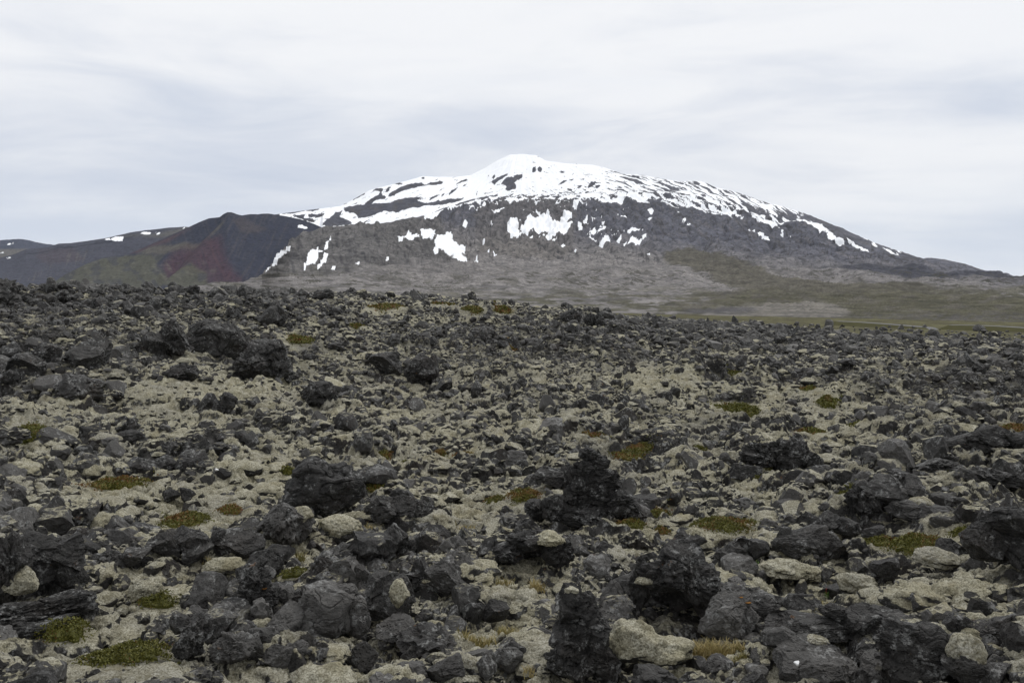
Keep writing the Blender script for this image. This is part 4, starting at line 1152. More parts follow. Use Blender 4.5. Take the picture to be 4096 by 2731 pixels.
HERO = [
 (655, 838, 1042, 1195, KNOB, 0, 'big brown-black rounded boulder with a knob on its left shoulder'),
 (1205, 1480, 1028, 1222, SPIRE, -.4, 'tallest twisted black lava spire with a pale lichen spot'),
 (1128, 1322, 1214, 1325, ARCH, -.2, 'hollow black lava lump with a dark cave mouth'),
 (1235, 1425, 1338, 1590, PINN, -.2, 'tall black lava pinnacle with pale lichen at the bottom centre'),
 (1450, 1660, 1248, 1462, OVERH, -.4, 'massive overhanging black boulder with a deep shadowed hollow'),
 (1612, 1760, 1356, 1482, [(.42, .5, .44, .5, 'slab', 0), (.72, .42, .28, .40, 'block', .12)], .75, 'smooth grey split slab with an orange lichen streak'),
 (1705, 1812, 1360, 1432, [(.5, .5, .5, .5, 'round', 0)], .15, 'brown pitted boulder right of the split slab'),
 (1800, 1886, 1342, 1428, [(.5, .5, .5, .5, 'point', 0)], .1, 'upright wedge of dark lava with a sharp shoulder'),
 (1788, 2042, 1384, 1502, [(.35, .35, .42, .42, 'slab', 0), (.72, .55, .34, .5, 'block', .1), (.5, .75, .14, .2, 'craggy', .05)], .1, 'broad flat charcoal slab leaning to the right'),
 (2010, 2195, 1418, 1575, [(.35, .62, .36, .38, 'craggy', 0), (.68, .5, .34, .5, 'block', .1), (.40, .2, .42, .3, 'block', 0)], .1, 'large dark square-shouldered block at the lower right'),
 (1742, 1952, 1452, 1575, [(.5, .42, .5, .45, 'slab', 0), (.3, .68, .3, .3, 'block', .1)], .45, 'broad boulder with a pale ledged top at the bottom'),
 (1772, 1935, 1522, 1600, [(.3, .4, .34, .5, 'block', 0), (.72, .4, .34, .5, 'block', 0)], .45, 'low grey boulder with a white-tipped corner at the bottom edge'),
 (2232, 2400, 1140, 1332, [(.5, .72, .48, .30, 'block', 0), (.30, .40, .34, .34, 'block', 0), (.75, .3, .4, .4, 'block', .1)], .05, 'massive cracked charcoal boulder cut by the right edge'),
 (2145, 2250, 1225, 1305, [(.35, .5, .36, .5, 'point', 0), (.72, .45, .32, .45, 'block', .1)], .1, 'jagged pair of black rocks left of the massive right-edge boulder'),
 (1784, 1935, 1196, 1312, [(.42, .55, .42, .46, 'block', 0), (.78, .4, .28, .42, 'block', .1), (.14, .4, .18, .4, 'block', .1)], .2, 'broad angular boulder with a slanting fresh face'),
 (1868, 1965, 1170, 1236, [(.35, .5, .34, .55, 'block', 0), (.76, .38, .3, .4, 'round', 0)], .0, 'black twin-peaked rock behind the broad angular boulder'),
 (1938, 2024, 1104, 1192, [(.5, .5, .46, .52, 'craggy', 0)], .0, 'dark upright lichen-spotted rock in the right middle ground'),
 (2000, 2112, 1086, 1186, [(.4, .5, .42, .5, 'block', 0), (.78, .62, .24, .36, 'block', .1)], .35, 'grey blocky boulder beside the lichen-spotted upright rock'),
 (2040, 2172, 1144, 1206, [(.5, .45, .5, .5, 'round', 0)], .3, 'rounded boulder with a moss cap in the right middle ground'),
 (2100, 2170, 1156, 1202, [(.5, .45, .5, .55, 'point', 0)], .15, 'small pyramid-shaped rock right of the moss-capped boulder'),
 (2004, 2084, 1264, 1332, [(.5, .48, .5, .52, 'block', 0)], .05, 'black five-sided block standing on pale moss'),
 (655, 852, 1328, 1492, CRACK, .8, 'big smooth light-grey boulder split by cracks'),
 (795, 852, 1384, 1466, [(.5, .5, .5, .5, 'round', 0)], .55, 'smooth egg-shaped stone against the cracked light-grey boulder'),
 (600, 706, 1384, 1482, [(.5, .5, .5, .5, 'block', 0)], .65, 'rough square grey block left of the cracked boulder'),
 (540, 638, 1278, 1424, [(.45, .62, .40, .34, 'craggy', 0), (.6, .30, .42, .32, 'craggy', 0), (.6, .88, .2, .16, 'point', .1)], .05, 'craggy dark pillar with rusty lichen left of centre'),
 (575, 662, 1254, 1322, [(.5, .45, .5, .52, 'point', 0)], .0, 'pointed dark rock above the craggy pillar'),
 (486, 612, 1440, 1545, [(.45, .5, .46, .5, 'craggy', 0), (.75, .4, .26, .45, 'block', .1)], .6, 'whitish lichen-crusted boulder at the lower left'),
 (398, 502, 1398, 1524, [(.5, .55, .40, .42, 'craggy', 0), (.35, .3, .36, .32, 'craggy', 0), (.2, .72, .2, .25, 'block', .05)], .1, 'hunched dark craggy boulder beside the crowberry cushion'),
 (600, 708, 1468, 1552, [(.4, .5, .42, .5, 'block', 0), (.78, .5, .26, .46, 'round', .1)], .55, 'low grey boulder below the cracked light-grey one'),
 (826, 950, 1296, 1425, [(.3, .62, .30, .36, 'block', 0), (.62, .42, .3, .42, 'block', 0), (.82, .45, .2, .42, 'craggy', .1), (.38, .22, .34, .28, 'round', -.1)], .3, 'upright stack of dark blocks with a mossy column'),
 (858, 956, 1198, 1294, [(.45, .5, .42, .52, 'point', 0), (.75, .3, .3, .36, 'craggy', 0)], .1, 'sharp dark fin of rock in the centre left'),
 (974, 1068, 1278, 1378, [(.5, .5, .48, .5, 'point', 0), (.75, .3, .3, .32, 'block', .05)], .45, 'steep grey rock with a peaked top near the centre'),
 (792, 892, 1464, 1542, [(.5, .45, .5, .55, 'point', 0)], .5, 'brown-streaked pointed rock at the bottom centre left'),
 (980, 1084, 1504, 1585, [(.5, .5, .52, .5, 'block', 0)], .25, 'brown square boulder on the bottom edge'),
 (1080, 1140, 1505, 1570, [(.5, .5, .52, .5, 'block', 0)], .3, 'rusty block between the brown square boulder and the smooth stone'),
 (838, 952, 1408, 1482, [(.5, .45, .52, .5, 'block', 0)], .5, 'wide grey boulder right of the egg-shaped stone'),
 (1018, 1064, 1398, 1442, [(.5, .5, .5, .5, 'block', 0)], .1, 'small dark block, leftmost of three in the grassy hollow'),
 (1058, 1112, 1402, 1438, [(.5, .5, .5, .5, 'slab', 0)], .05, 'low dark block, middle of three in the grassy hollow'),
 (1102, 1170, 1384, 1436, [(.5, .5, .5, .5, 'block', 0)], .0, 'black angular block, rightmost of three in the grassy hollow'),
 (1128, 1202, 1482, 1548, [(.5, .5, .5, .5, 'round', 0)], .5, 'smooth leaning oval stone left of the tall pinnacle'),
 (20, 196, 1216, 1376, [(.35, .68, .34, .30, 'craggy', 0), (.70, .50, .34, .38, 'block', .1), (.35, .32, .40, .32, 'block', 0), (.80, .25, .22, .3, 'block', 0)], .1, 'heap of layered black lava at the left edge'),
 (-40, 60, 1222, 1400, [(.6, .5, .4, .5, 'craggy', 0), (.4, .3, .4, .4, 'block', .1)], .1, 'dark boulder cut by the left edge beside a moss lump'),
 (-20, 208, 1368, 1468, [(.30, .55, .34, .44, 'craggy', 0), (.68, .62, .28, .36, 'craggy', .05), (.80, .35, .2, .36, 'craggy', .05), (.40, .22, .4, .3, 'craggy', -.1)], -.1, 'black pitted lava mass at the lower left corner'),
 (348, 486, 1212, 1304, [(.30, .50, .30, .46, 'block', .1), (.62, .55, .30, .46, 'block', .1), (.72, .30, .26, .34, 'block', -.1)], .25, 'blocky fractured boulder with a vertical cleft'),
 (484, 604, 1212, 1290, [(.5, .48, .5, .5, 'block', 0), (.2, .7, .18, .35, 'craggy', .1)], .15, 'fissured dark boulder right of the blocky cleft boulder'),
 (218, 334, 1250, 1318, [(.35, .5, .34, .5, 'craggy', 0), (.7, .45, .34, .46, 'block', 0)], .3, 'low brown-grey rock in moss at the left'),
 (596, 718, 1144, 1258, [(.45, .5, .44, .52, 'craggy', 0), (.72, .4, .3, .42, 'block', .05)], .5, 'lichen-whitened boulder with a woolly moss cushion on top'),
 (712, 842, 1190, 1252, [(.5, .42, .5, .5, 'round', 0)], .2, 'low boulder draped in moss right of the lichen-whitened one'),
 (838, 1004, 1136, 1212, [(.25, .5, .26, .5, 'craggy', 0), (.55, .5, .3, .46, 'craggy', .1), (.84, .4, .2, .4, 'craggy', 0)], .15, 'long craggy rubble ridge right of the big rounded boulder'),
 (425, 562, 728, 832, KNOB, .1, 'dome-like cracked boulder high on the left slope'),
 (540, 670, 772, 882, [(.55, .66, .34, .34, 'round', .1), (.42, .38, .40, .38, 'craggy', 0), (.74, .36, .26, .36, 'craggy', 0)], .1, 'brownish overhanging boulder right of the dome-like one'),
 (322, 432, 738, 832, [(.34, .4, .32, .42, 'block', 0), (.7, .55, .3, .46, 'craggy', .1)], .05, 'black upright boulders left of the dome-like one'),
 (922, 1014, 794, 892, [(.6, .58, .38, .42, 'point', 0), (.4, .32, .4, .36, 'craggy', 0), (.8, .4, .2, .4, 'craggy', 0)], .05, 'tall tilted slab of layered lava in the middle distance'),
 (846, 932, 798, 866, [(.5, .5, .5, .5, 'block', 0)], .15, 'cracked brown boulder left of the tall tilted slab'),
 (165, 264, 776, 852, [(.5, .5, .5, .52, 'point', 0)], .2, 'brown dome-backed boulder on the upper left slope'),
 (34, 138, 792, 872, [(.42, .45, .44, .5, 'block', 0), (.62, .78, .24, .26, 'craggy', .1)], .1, 'grey faceted boulder on the far left'),
 (128, 244, 856, 936, [(.5, .5, .48, .5, 'craggy', 0), (.3, .3, .3, .3, 'craggy', 0)], .1, 'black lumpy boulder below the brown dome-backed one'),
 (586, 658, 700, 756, [(.45, .5, .44, .5, 'block', 0), (.78, .55, .24, .5, 'block', .1)], .05, 'flat-topped dark rock near the skyline'),
 (1698, 1874, 1008, 1098, [(.30, .45, .28, .46, 'craggy', 0), (.62, .5, .34, .5, 'craggy', .1), (.86, .4, .18, .38, 'block', 0)], .0, 'wide black mound of lava right of the tall spire'),
 (1655, 1748, 1052, 1110, [(.5, .48, .5, .5, 'block', 0)], .05, 'dark slanted rock in front of the wide black mound'),
 (1222, 1326, 1066, 1128, [(.45, .5, .46, .5, 'block', 0), (.8, .5, .24, .5, 'craggy', .1)], .05, 'dark boulder just behind the tall spire on the left'),
 (1542, 1624, 1202, 1264, [(.5, .48, .5, .5, 'block', 0)], .1, 'block with a moss mane right of the tall spire foot'),
 (2180, 2352, 975, 1062, [(.28, .4, .28, .42, 'craggy', 0), (.58, .55, .28, .42, 'block', .1), (.84, .45, .24, .5, 'block', .1)], .05, 'ridge of black boulders near the right edge'),
 (2110, 2200, 1046, 1098, [(.5, .45, .5, .5, 'craggy', 0)], .1, 'mossy-sided boulder below the ridge of black boulders'),
 (2230, 2360, 1066, 1140, [(.4, .45, .42, .5, 'craggy', 0), (.8, .4, .24, .44, 'block', 0)], .2, 'furrowed boulder above the massive right-edge boulder'),
 (-30, 42, 634, 712, [(.45, .5, .5, .5, 'craggy', 0), (.7, .25, .4, .3, 'craggy', 0)], .1, 'rust-brown boulder standing on the skyline at the far left'),
 (718, 774, 660, 694, [(.5, .45, .5, .5, 'craggy', 0), (.25, .4, .25, .4, 'craggy', .1)], -.1, 'bushy-looking black lava knob on the skyline, right of the pointed one'),
 (672, 712, 662, 690, [(.5, .5, .46, .52, 'point', 0)], -.1, 'pointed black rock on the skyline, second from the gap'),
 (432, 462, 654, 682, [(.5, .5, .46, .52, 'craggy', 0)], -.1, 'rounded black knob on the skyline below the red cone'),
 (1286, 1338, 706, 744, [(.4, .5, .42, .5, 'craggy', 0), (.75, .4, .26, .42, 'craggy', 0)], -.1, 'black rock tower at the brow where the field drops to the right'),
 (1340, 1390, 716, 756, [(.3, .5, .3, .5, 'craggy', 0), (.7, .45, .3, .5, 'craggy', 0)], -.1, 'jagged black crest just right of the brow tower'),
 (688, 780, 868, 940, [(.5, .5, .46, .5, 'craggy', 0), (.7, .3, .3, .34, 'block', 0)], .0, 'dark craggy boulder on the left slope above the moss fan'),
 (268, 352, 982, 1032, [(.4, .6, .34, .40, 'round', 0), (.65, .4, .34, .4, 'block', 0)], .05, 'pile of two black rounded rocks on pale moss at the left'),
 (370, 446, 1116, 1162, [(.3, .5, .3, .5, 'block', 0), (.72, .52, .28, .5, 'block', 0)], .0, 'black square twin rocks above the crowberry mat'),
 (486, 552, 896, 962, [(.6, .62, .34, .38, 'craggy', 0), (.4, .35, .36, .4, 'craggy', 0)], .0, 'black leaning rock with a hooked top on the left slope'),
 (380, 470, 830, 880, [(.5, .45, .5, .5, 'craggy', 0)], .0, 'squat black rock left of the brownish overhanging boulder'),
 (1500, 1560, 1000, 1040, [(.5, .5, .5, .5, 'block', 0)], .1, 'dark block behind the tall spire to its right'),
 (1980, 2030, 1200, 1245, [(.5, .5, .5, .5, 'block', 0)], .1, 'dark block wedged behind the black five-sided block'),
 (2280, 2380, 1380, 1500, [(.5, .5, .5, .5, 'block', 0), (.3, .3, .4, .3, 'craggy', -.1)], .1, 'dark rubble boulder low on the right edge'),
 (2170, 2290, 1480, 1590, [(.4, .5, .42, .5, 'craggy', 0), (.75, .4, .3, .45, 'block', 0)], .25, 'broken grey boulder at the bottom right'),
 (1440, 1560, 1520, 1600, [(.5, .45, .5, .5, 'craggy', 0)], .15, 'low black rock below the moss-covered shoulder at the bottom'),
 (1392, 1585, 1416, 1560, [(.35, .5, .40, .44, 'moss', 0), (.68, .36, .38, .36, 'moss', 0)], .3, 'broad shoulder of rock blanketed in moss right of the tall pinnacle'),
 (468, 562, 1276, 1330, [(.5, .45, .5, .45, 'moss', 0)], .2, 'low mound blanketed in moss below the fissured boulder'),
 (1748, 1880, 1276, 1348, [(.4, .45, .42, .45, 'moss', 0), (.75, .4, .3, .4, 'moss', .05)], .2, 'rock blanketed in moss left of the black five-sided block'),
 (1925, 2010, 1310, 1372, [(.5, .45, .5, .5, 'moss', 0)], .2, 'rounded rock blanketed in moss behind the broad flat slab'),
 (2110, 2230, 1262, 1320, [(.4, .45, .42, .45, 'moss', 0), (.8, .4, .24, .4, 'block', .05)], .2, 'wide rock blanketed in moss below the green mat at the right'),
 (300, 372, 1350, 1384, [(.5, .4, .5, .45, 'moss', 0)], .2, 'small hump blanketed in moss above the thin green strip'),
 (1612, 1684, 1512, 1580, [(.5, .5, .5, .5, 'round', 0)], .35, 'rounded brown-grey rock right of the yellow grass'),
]
CENTRES = []
_jit = random.Random(5)
def build_hero(i, spec):
    x0, x1, yt, yb, tpl, tint, label = spec
    s = 1.7415
    xc = (x0 + x1) / 2 * s
    X, Y, d = hit(xc, yb * s)
    u = 1.0 / FPX * d
    Wd = (x1 - x0) * s * u; Ht = (yb - yt) * s * u
    dirv = np.array([X, Y]) / d; side = np.array([dirv[1], -dirv[0]])
    depth = 0.36 * Wd
    c = np.array([X, Y]) + dirv * depth
    # keep the apparent height after moving the centre back
    kf = (d + depth) / d
    Wd *= kf; Ht *= kf
    zb = float(ground_z(c[0], c[1])[0]); zfoot = at_dist(xc, yb * s, d)[2]
    z0 = min(float(zfoot), zb + 0.2)
    ztop = float(at_dist(xc, yt * s, d + depth)[2])
    Ht = max(ztop - z0, 0.25)
    big = (x1 - x0)
    lv = 6 if big > 120 and len(tpl) <= 5 else (5 if big > 45 else 4)
    mossy = 'blanketed in moss' in label
    if mossy: lv = 5
    if d > 45: lv = 4
    V = []; F = []; n0 = 0
    for j, (cx, cz, rx, rz, kind, dy) in enumerate(tpl):
        p, f = rock_shape(i * 37 + j + 5, lv, kind)
        rg = np.random.RandomState(i * 91 + j)
        q = p @ rotm(rg.uniform(0, 6.28), rg.uniform(-.3, .3), rg.uniform(-.3, .3)).T
        if kind == 'point': q = p @ rotm(rg.uniform(0, 6.28), rg.uniform(-.12, .12), rg.uniform(-.12, .12)).T
        ext = np.abs(q).max(0)
        q = q / ext
        q = q * np.array([rx * Wd * 1.03, 0.5 * (rx * Wd + rz * Ht) * 0.95, rz * Ht * 1.03])
        q += np.array([(cx - .5) * Wd, dy * Wd, cz * Ht])
        V.append(q); F.append(f + n0); n0 += len(q)
    V = np.concatenate(V); F = np.concatenate(F)
    # a shared deformation makes the pieces read as one rock
    for fr, am in (((1.2, .05),) if mossy else ((1.6, .06), (4.0, .025))):
        V = V + am * min(Wd, Ht) * np.stack([perlin3(V * fr / max(min(Wd, Ht), .2) + 7.1 * i, 11 + k) for k in range(3)], 1)
    sink = V[:, 2] < 0
    V[sink, 2] *= 1.0
    ang = math.atan2(side[1], side[0])
    me = make_mesh('lava_boulder', V, F, M_HERO, {'tint': np.full(len(V), max(0, tint)), 'moss': np.full(len(V), (1.35 if 'blanketed in moss' in label else -0.22 - 0.12 * _jit.random()))}, smooth=mossy)
    o = link('lava_boulder', me)
    o.location = (c[0], c[1], z0 - 0.02); o.rotation_euler = (0, 0, ang)
    tag(o, label, 'lava boulder', 'large lava boulders')
    CENTRES.append((xc / s, (yt + yb) / 2, (x1 - x0) / 2, label, c[0], c[1], max(Wd, 0.2) * 0.42, o, Ht, (yb - yt) / 2))
    return o
M_HERO = mat_rock('lava_boulder')
HEROES = [build_hero(i, h) for i, h in enumerate(HERO)]

# moss cushions sitting on some boulders: parts of those boulders
def moss_cushion(boulder, fx, fy, size, flat=0.5, seed=0, droop=0.3):
    """fx, fy: position on the overview where the cushion shows"""
    co = np.empty(len(boulder.data.vertices) * 3, dtype=np.float32); boulder.data.vertices.foreach_get('co', co); co = co.reshape(-1, 3)
    ca, sa = math.cos(boulder.rotation_euler.z), math.sin(boulder.rotation_euler.z)
    L = np.array(boulder.location)
    Wc = np.stack([co[:, 0] * ca - co[:, 1] * sa + L[0], co[:, 0] * sa + co[:, 1] * ca + L[1], co[:, 2] + L[2]], 1)
    px, py = project(Wc[:, 0], Wc[:, 1], Wc[:, 2])
    dd = np.hypot(Wc[:, 0], Wc[:, 1])
    k = np.argmin(np.hypot(px / 1.7415 - fx, py / 1.7415 - fy) + 9.0 * (dd - dd.min()))
    p, f = rock_shape(900 + seed, 5, 'round')
    rad = size * 1.7415 / FPX * dd[k]
    p = p * np.array([rad, rad * 0.8, rad * flat])
    p = p + 0.05 * rad * np.stack([perlin3(p * 9 / rad + seed, 3 + q) for q in range(3)], 1)
    p[:, 2] -= droop * rad * (p[:, 0] / rad) ** 2 * 0.5
    p = p + co[k] + np.array([0, 0.1 * rad, -0.1 * rad])
    me = make_mesh('moss_cushion', p, f, M_MOSS, smooth=True)
    link('moss_cushion', me, boulder)
def hero(txt):
    return [h for h in HEROES if txt in h['label']][0]
moss_cushion(hero('lichen-whitened boulder with'), 692, 1178, 26, .75, 1)
moss_cushion(hero('draped in moss right'), 780, 1203, 52, .5, 2)
moss_cushion(hero('mossy column'), 918, 1360, 26, 1.3, 3)
moss_cushion(hero('moss mane'), 1598, 1216, 26, .6, 4)
moss_cushion(hero('tall black lava pinnacle'), 1312, 1352, 18, .5, 5)
moss_cushion(hero('hollow black lava lump'), 1262, 1232, 40, .4, 6)
moss_cushion(hero('rounded boulder with a moss cap'), 2115, 1150, 26, .4, 7)
moss_cushion(hero('massive overhanging'), 1480, 1330, 22, .4, 8)
moss_cushion(hero('dark boulder cut by the left edge'), 45, 1330, 34, .9, 9)
moss_cushion(hero('broken grey boulder at the bottom right'), 2215, 1490, 38, .9, 10)
moss_cushion(hero('broad boulder with a pale ledged'), 1870, 1466, 30, .3, 11)
# orange-brown lichen cushions
M_LICH, n_, o_ = new_mat('rusty_lichen')
g_ = n_.n('ShaderNodeNewGeometry')
finish(n_, o_, n_.mix(n_.noise(g_.outputs['Position'], 30, 4), (0.10, 0.045, 0.012), (0.27, 0.13, 0.035)), 0.95, n_.noise(g_.outputs['Position'], 60, 4), 0.8, 0.01, 0.1)
def lichen_patch(boulder, fx, fy, size, stretch=2.0, seed=0, tilt=0.4):
    n0 = len(boulder.children)
    moss_cushion(boulder, fx, fy, size, .16, seed, 0)
    c = boulder.children[-1] if False else [q for q in boulder.children][-1]
    c.name = 'lichen_patch'; c.data.name = 'lichen_patch'; c.data.materials.clear(); c.data.materials.append(M_LICH)
lichen_patch(hero('smooth grey split slab'), 1716, 1382, 8, 2, 21)
lichen_patch(hero('smooth grey split slab'), 1700, 1371, 6, 2, 24)
lichen_patch(hero('craggy dark pillar'), 605, 1350, 8, 1, 22)
lichen_patch(hero('sharp dark fin'), 940, 1285, 10, 1, 23)

# ================================================================== rubble scatter
def scatter(n, d0, d1, seed, fine=False):
    rg = np.random.RandomState(seed)
    d = np.exp(rg.uniform(math.log(d0), math.log(d1), n)); a = rg.uniform(-0.66, 0.66, n)
    X = np.sin(a) * d; Y = np.cos(a) * d
    smin = np.maximum(0.075, d * 0.0031)
    s = smin * rg.uniform(0.02, 1, n) ** (-1 / 1.9)
    if fine: s = d * 0.0019 * rg.uniform(0.015, 1, n) ** (-1 / 2.2)
    s = np.minimum(s, 0.8 + 0.006 * d)
    z0 = base_z(X, Y); o = openness(X, Y, z0)
    s = s * (1 + 0.2 * sstep(0.35, 0.05, o))
    px, py = project(X, Y, z0)
    g = green_zone(px, py, d)
    keep = rg.uniform(0, 1, n) < np.clip(1.24 - 1.42 * o, 0.06, 1)
    keep &= plant_mask(X, Y) < 0.4
    tx, ty = project(X, Y, z0 + 0.5 * s)
    tx = tx / 1.7415; ty = ty / 1.7415
    for c in CENTRES:
        hid = (np.abs(tx - c[0]) < c[2] * 0.85) & (np.abs(ty - c[1]) < (c[9] * 0.92)) & (d < math.hypot(c[4], c[5]))
        keep &= ~hid
    keep &= ~blocks_plant(X, Y, ground_z(X, Y), s, d)
    keep &= (rg.uniform(0, 1, n) > g * 0.95)
    # not on top of the named boulders
    for c in CENTRES:
        keep &= np.hypot(X - c[4], Y - c[5]) > c[6] + 0.6 * s
    # nor sitting right in front of the lens
    keep &= (s < 0.055 * d)
    return X[keep], Y[keep], s[keep], d[keep]
rx, ry, rs, rd = [np.concatenate(q) for q in zip(scatter(36000, 4.2, 32, 3), scatter(135000, 27, 400, 13, True))]
px_size = rs / rd
order = np.argsort(-px_size)
inview = np.abs(np.arctan2(rx, ry)) < 0.56
sel = np.array([k for k in order if inview[k] and rd[k] < 70 and rd[k] > 5.5])
# spread the individually built rocks over near and mid ground: largest in the picture first
N_IND = 296 - len(HERO) * 0
ind = sel[:N_IND]
mask = np.ones(len(rx), bool); mask[ind] = False
# broken blocks heaped around the larger boulders
_rg = np.random.RandomState(77); ex = [[], [], []]
for c in CENTRES:
    if c[2] < 28: continue
    dv = np.array([c[4], c[5]]); dv = dv / np.linalg.norm(dv); sv = np.array([dv[1], -dv[0]])
    for q in range(int(10 + c[2] * 0.16)):
        a = _rg.uniform(-0.45, math.pi + 0.45); r_ = _rg.uniform(0.95, 1.75) * c[6]
        p_ = np.array([c[4], c[5]]) + sv * math.cos(a) * r_ * 1.15 + dv * math.sin(a) * r_
        ex[0].append(p_[0]); ex[1].append(p_[1]); ex[2].append(c[6] * _rg.uniform(0.16, 0.5))
ex = np.array(ex)
pmk = (plant_mask(ex[0], ex[1]) < 0.3) & ~blocks_plant(ex[0], ex[1], ground_z(ex[0], ex[1]), ex[2], np.hypot(ex[0], ex[1])); ex = ex[:, pmk]

# ---- individual rocks
ADJ_KIND = {'block': ['blocky', 'angular', 'faceted', 'square-cut'], 'craggy': ['craggy', 'jagged', 'clinkery', 'spiny'], 'round': ['rounded', 'smooth-backed', 'lumpy', 'bulging'], 'point': ['pointed', 'wedge-shaped', 'peaked', 'sharp-topped'], 'slab': ['flat', 'slabby', 'low plate-like', 'tilted flat']}
_meshes = {}
used = set()
def place_word(dx, dy):
    if abs(dx) > 1.6 * abs(dy): return 'right of' if dx > 0 else 'left of'
    if abs(dy) > 1.6 * abs(dx): return 'below' if dy > 0 else 'above'
    return ('lower right of' if dx > 0 else 'lower left of') if dy > 0 else ('upper right of' if dx > 0 else 'upper left of')
ORD = ['nearest', 'second nearest', 'third nearest', 'fourth nearest', 'fifth nearest', 'sixth nearest', 'seventh nearest', 'eighth nearest', 'ninth nearest', 'tenth nearest']
cnt = {}
info = []
for k in ind:
    pi = int(RNG.randint(NP)); kind = KINDS[pi % len(KINDS)]
    px, py = project(rx[k], ry[k], base_z(np.array([rx[k]]), np.array([ry[k]]))[0]); px /= 1.7415; py /= 1.7415
    c = min(CENTRES, key=lambda c: math.hypot(px - c[0], 1.4 * (py - c[1])))
    info.append((k, pi, kind, c, px - c[0], py - c[1]))
info.sort(key=lambda t: math.hypot(t[4], t[5]))
lava_rocks = []
def short(lbl):
    w = lbl.split()
    out = []
    for q in w:
        if q in ('left', 'right', 'with', 'at', 'in', 'on', 'beside', 'behind', 'below', 'above', 'near', 'high', 'just', 'between', 'against', 'cut', 'standing', 'split', 'draped', 'leaning') and len(out) >= 3: break
        out.append(q)
    return ' '.join(out[:6]).rstrip(',')
for (k, pi, kind, c, dx, dy) in info:
    sz = 'small' if rs[k] / rd[k] < 0.022 else ('mid-sized' if rs[k] / rd[k] < 0.034 else 'large')
    w = place_word(dx, dy)
    key = (c[3], kind, w)
    q = cnt.get(key, 0); cnt[key] = q + 1
    adj = ADJ_KIND[kind][q % 4]
    lvl = 4 if rs[k] / rd[k] > 0.02 else 4
    if (pi, lvl) not in _meshes:
        p, f = proto(pi, lvl)
        _meshes[(pi, lvl)] = make_mesh('lava_rock', p, f, M_ROCK, smooth=False)
    o = link('lava_rock', _meshes[(pi, lvl)])
    s = rs[k] * 0.62
    rg = np.random.RandomState(int(k))
    sx, sy, szz = s * rg.uniform(.8, 1.3), s * rg.uniform(.8, 1.3), s * rg.uniform(.65, 1.1)
    o.scale = (sx, sy, szz)
    o.rotation_euler = (rg.uniform(-.35, .35), rg.uniform(-.35, .35), rg.uniform(0, 6.28))
    z = float(ground_z(rx[k], ry[k])[0])
    o.location = (rx[k], ry[k], z + szz * 0.30)
    lab = f'{sz} {adj} rock, {ORD[min(q // 4, 9)]} one {w} the {short(c[3])}'
    if lab in used: lab = lab.replace(' rock,', ' dark rock,')
    if lab in used: lab = lab.replace(' dark rock,', ' mottled rock,')
    used.add(lab)
    tag(o, lab, 'lava rock', 'loose lava rocks on the moss')
    lava_rocks.append(o)

# ---- the rest as one mass
TOPV = []
def merge_rocks(X, Y, S, D, seed, name, label):
    rg = np.random.RandomState(seed)
    pxs = S / D * 812 * 1.3
    lvls = np.where(pxs < 4.0, 1, np.where(pxs < 12, 2, np.where(pxs < 30, 3, 4)))
    Zg = ground_z(X, Y); OP = openness(X, Y, base_z(X, Y))
    Vs, Fs, Ts, Ms = [], [], [], []
    n0 = 0
    Lc = {}
    for lv in (1, 2, 3, 4):
        for pi in range(NP):
            idx = np.where((lvls == lv) & (np.arange(len(X)) % NP == pi))[0]
            if len(idx) == 0: continue
            p, f = proto(pi, lv)
            n = len(idx)
            a = rg.uniform(0, 6.28, n); b = rg.uniform(-.5, .5, n); s = S[idx] * 0.62
            sc = np.stack([s * rg.uniform(.75, 1.35, n), s * rg.uniform(.75, 1.35, n), s * rg.uniform(.65, 1.30, n)], 1)
            q = p[None] * sc[:, None, :]
            cb, sb = np.cos(b)[:, None], np.sin(b)[:, None]
            q = np.stack([q[..., 0], q[..., 1] * cb - q[..., 2] * sb, q[..., 1] * sb + q[..., 2] * cb], -1)
            ca, sa = np.cos(a)[:, None], np.sin(a)[:, None]
            q = np.stack([q[..., 0] * ca - q[..., 1] * sa, q[..., 0] * sa + q[..., 1] * ca, q[..., 2]], -1)
            q += np.stack([X[idx], Y[idx], Zg[idx] + sc[:, 2] * 0.28], 1)[:, None, :]
            ff = f[None] + (np.arange(n) * len(p))[:, None, None] + n0
            Vs.append(q.reshape(-1, 3).astype(np.float32)); Fs.append(ff.reshape(-1, 3).astype(np.int32))
            tt = np.clip(rg.uniform(-1.1, 1.0, n), 0, 1) * 0.8; mm = rg.uniform(-0.42, 0.02, n) + 0.62 * OP[idx]
            Ts.append(np.repeat(tt, len(p)).astype(np.float32)); Ms.append(np.repeat(mm, len(p)).astype(np.float32))
            n0 += n * len(p)
    V = np.concatenate(Vs); F = np.concatenate(Fs)
    TOPV.append(V[V[:, 1] < 160])
    me = make_mesh(name, V, F, M_RUBBLE, {'tint': np.concatenate(Ts), 'moss': np.concatenate(Ms)}, smooth=False)
    print(name, 'verts', len(V), 'faces', len(F))
    return tag(link(name, me), label, 'lava rubble', None, 'stuff')
merge_rocks(np.concatenate([rx[mask], ex[0]]), np.concatenate([ry[mask], ex[1]]), np.concatenate([rs[mask], ex[2]]), np.concatenate([rd[mask], np.hypot(ex[0], ex[1])]), 4, 'lava_rubble', 'loose dark lava rubble strewn across the whole moss field')

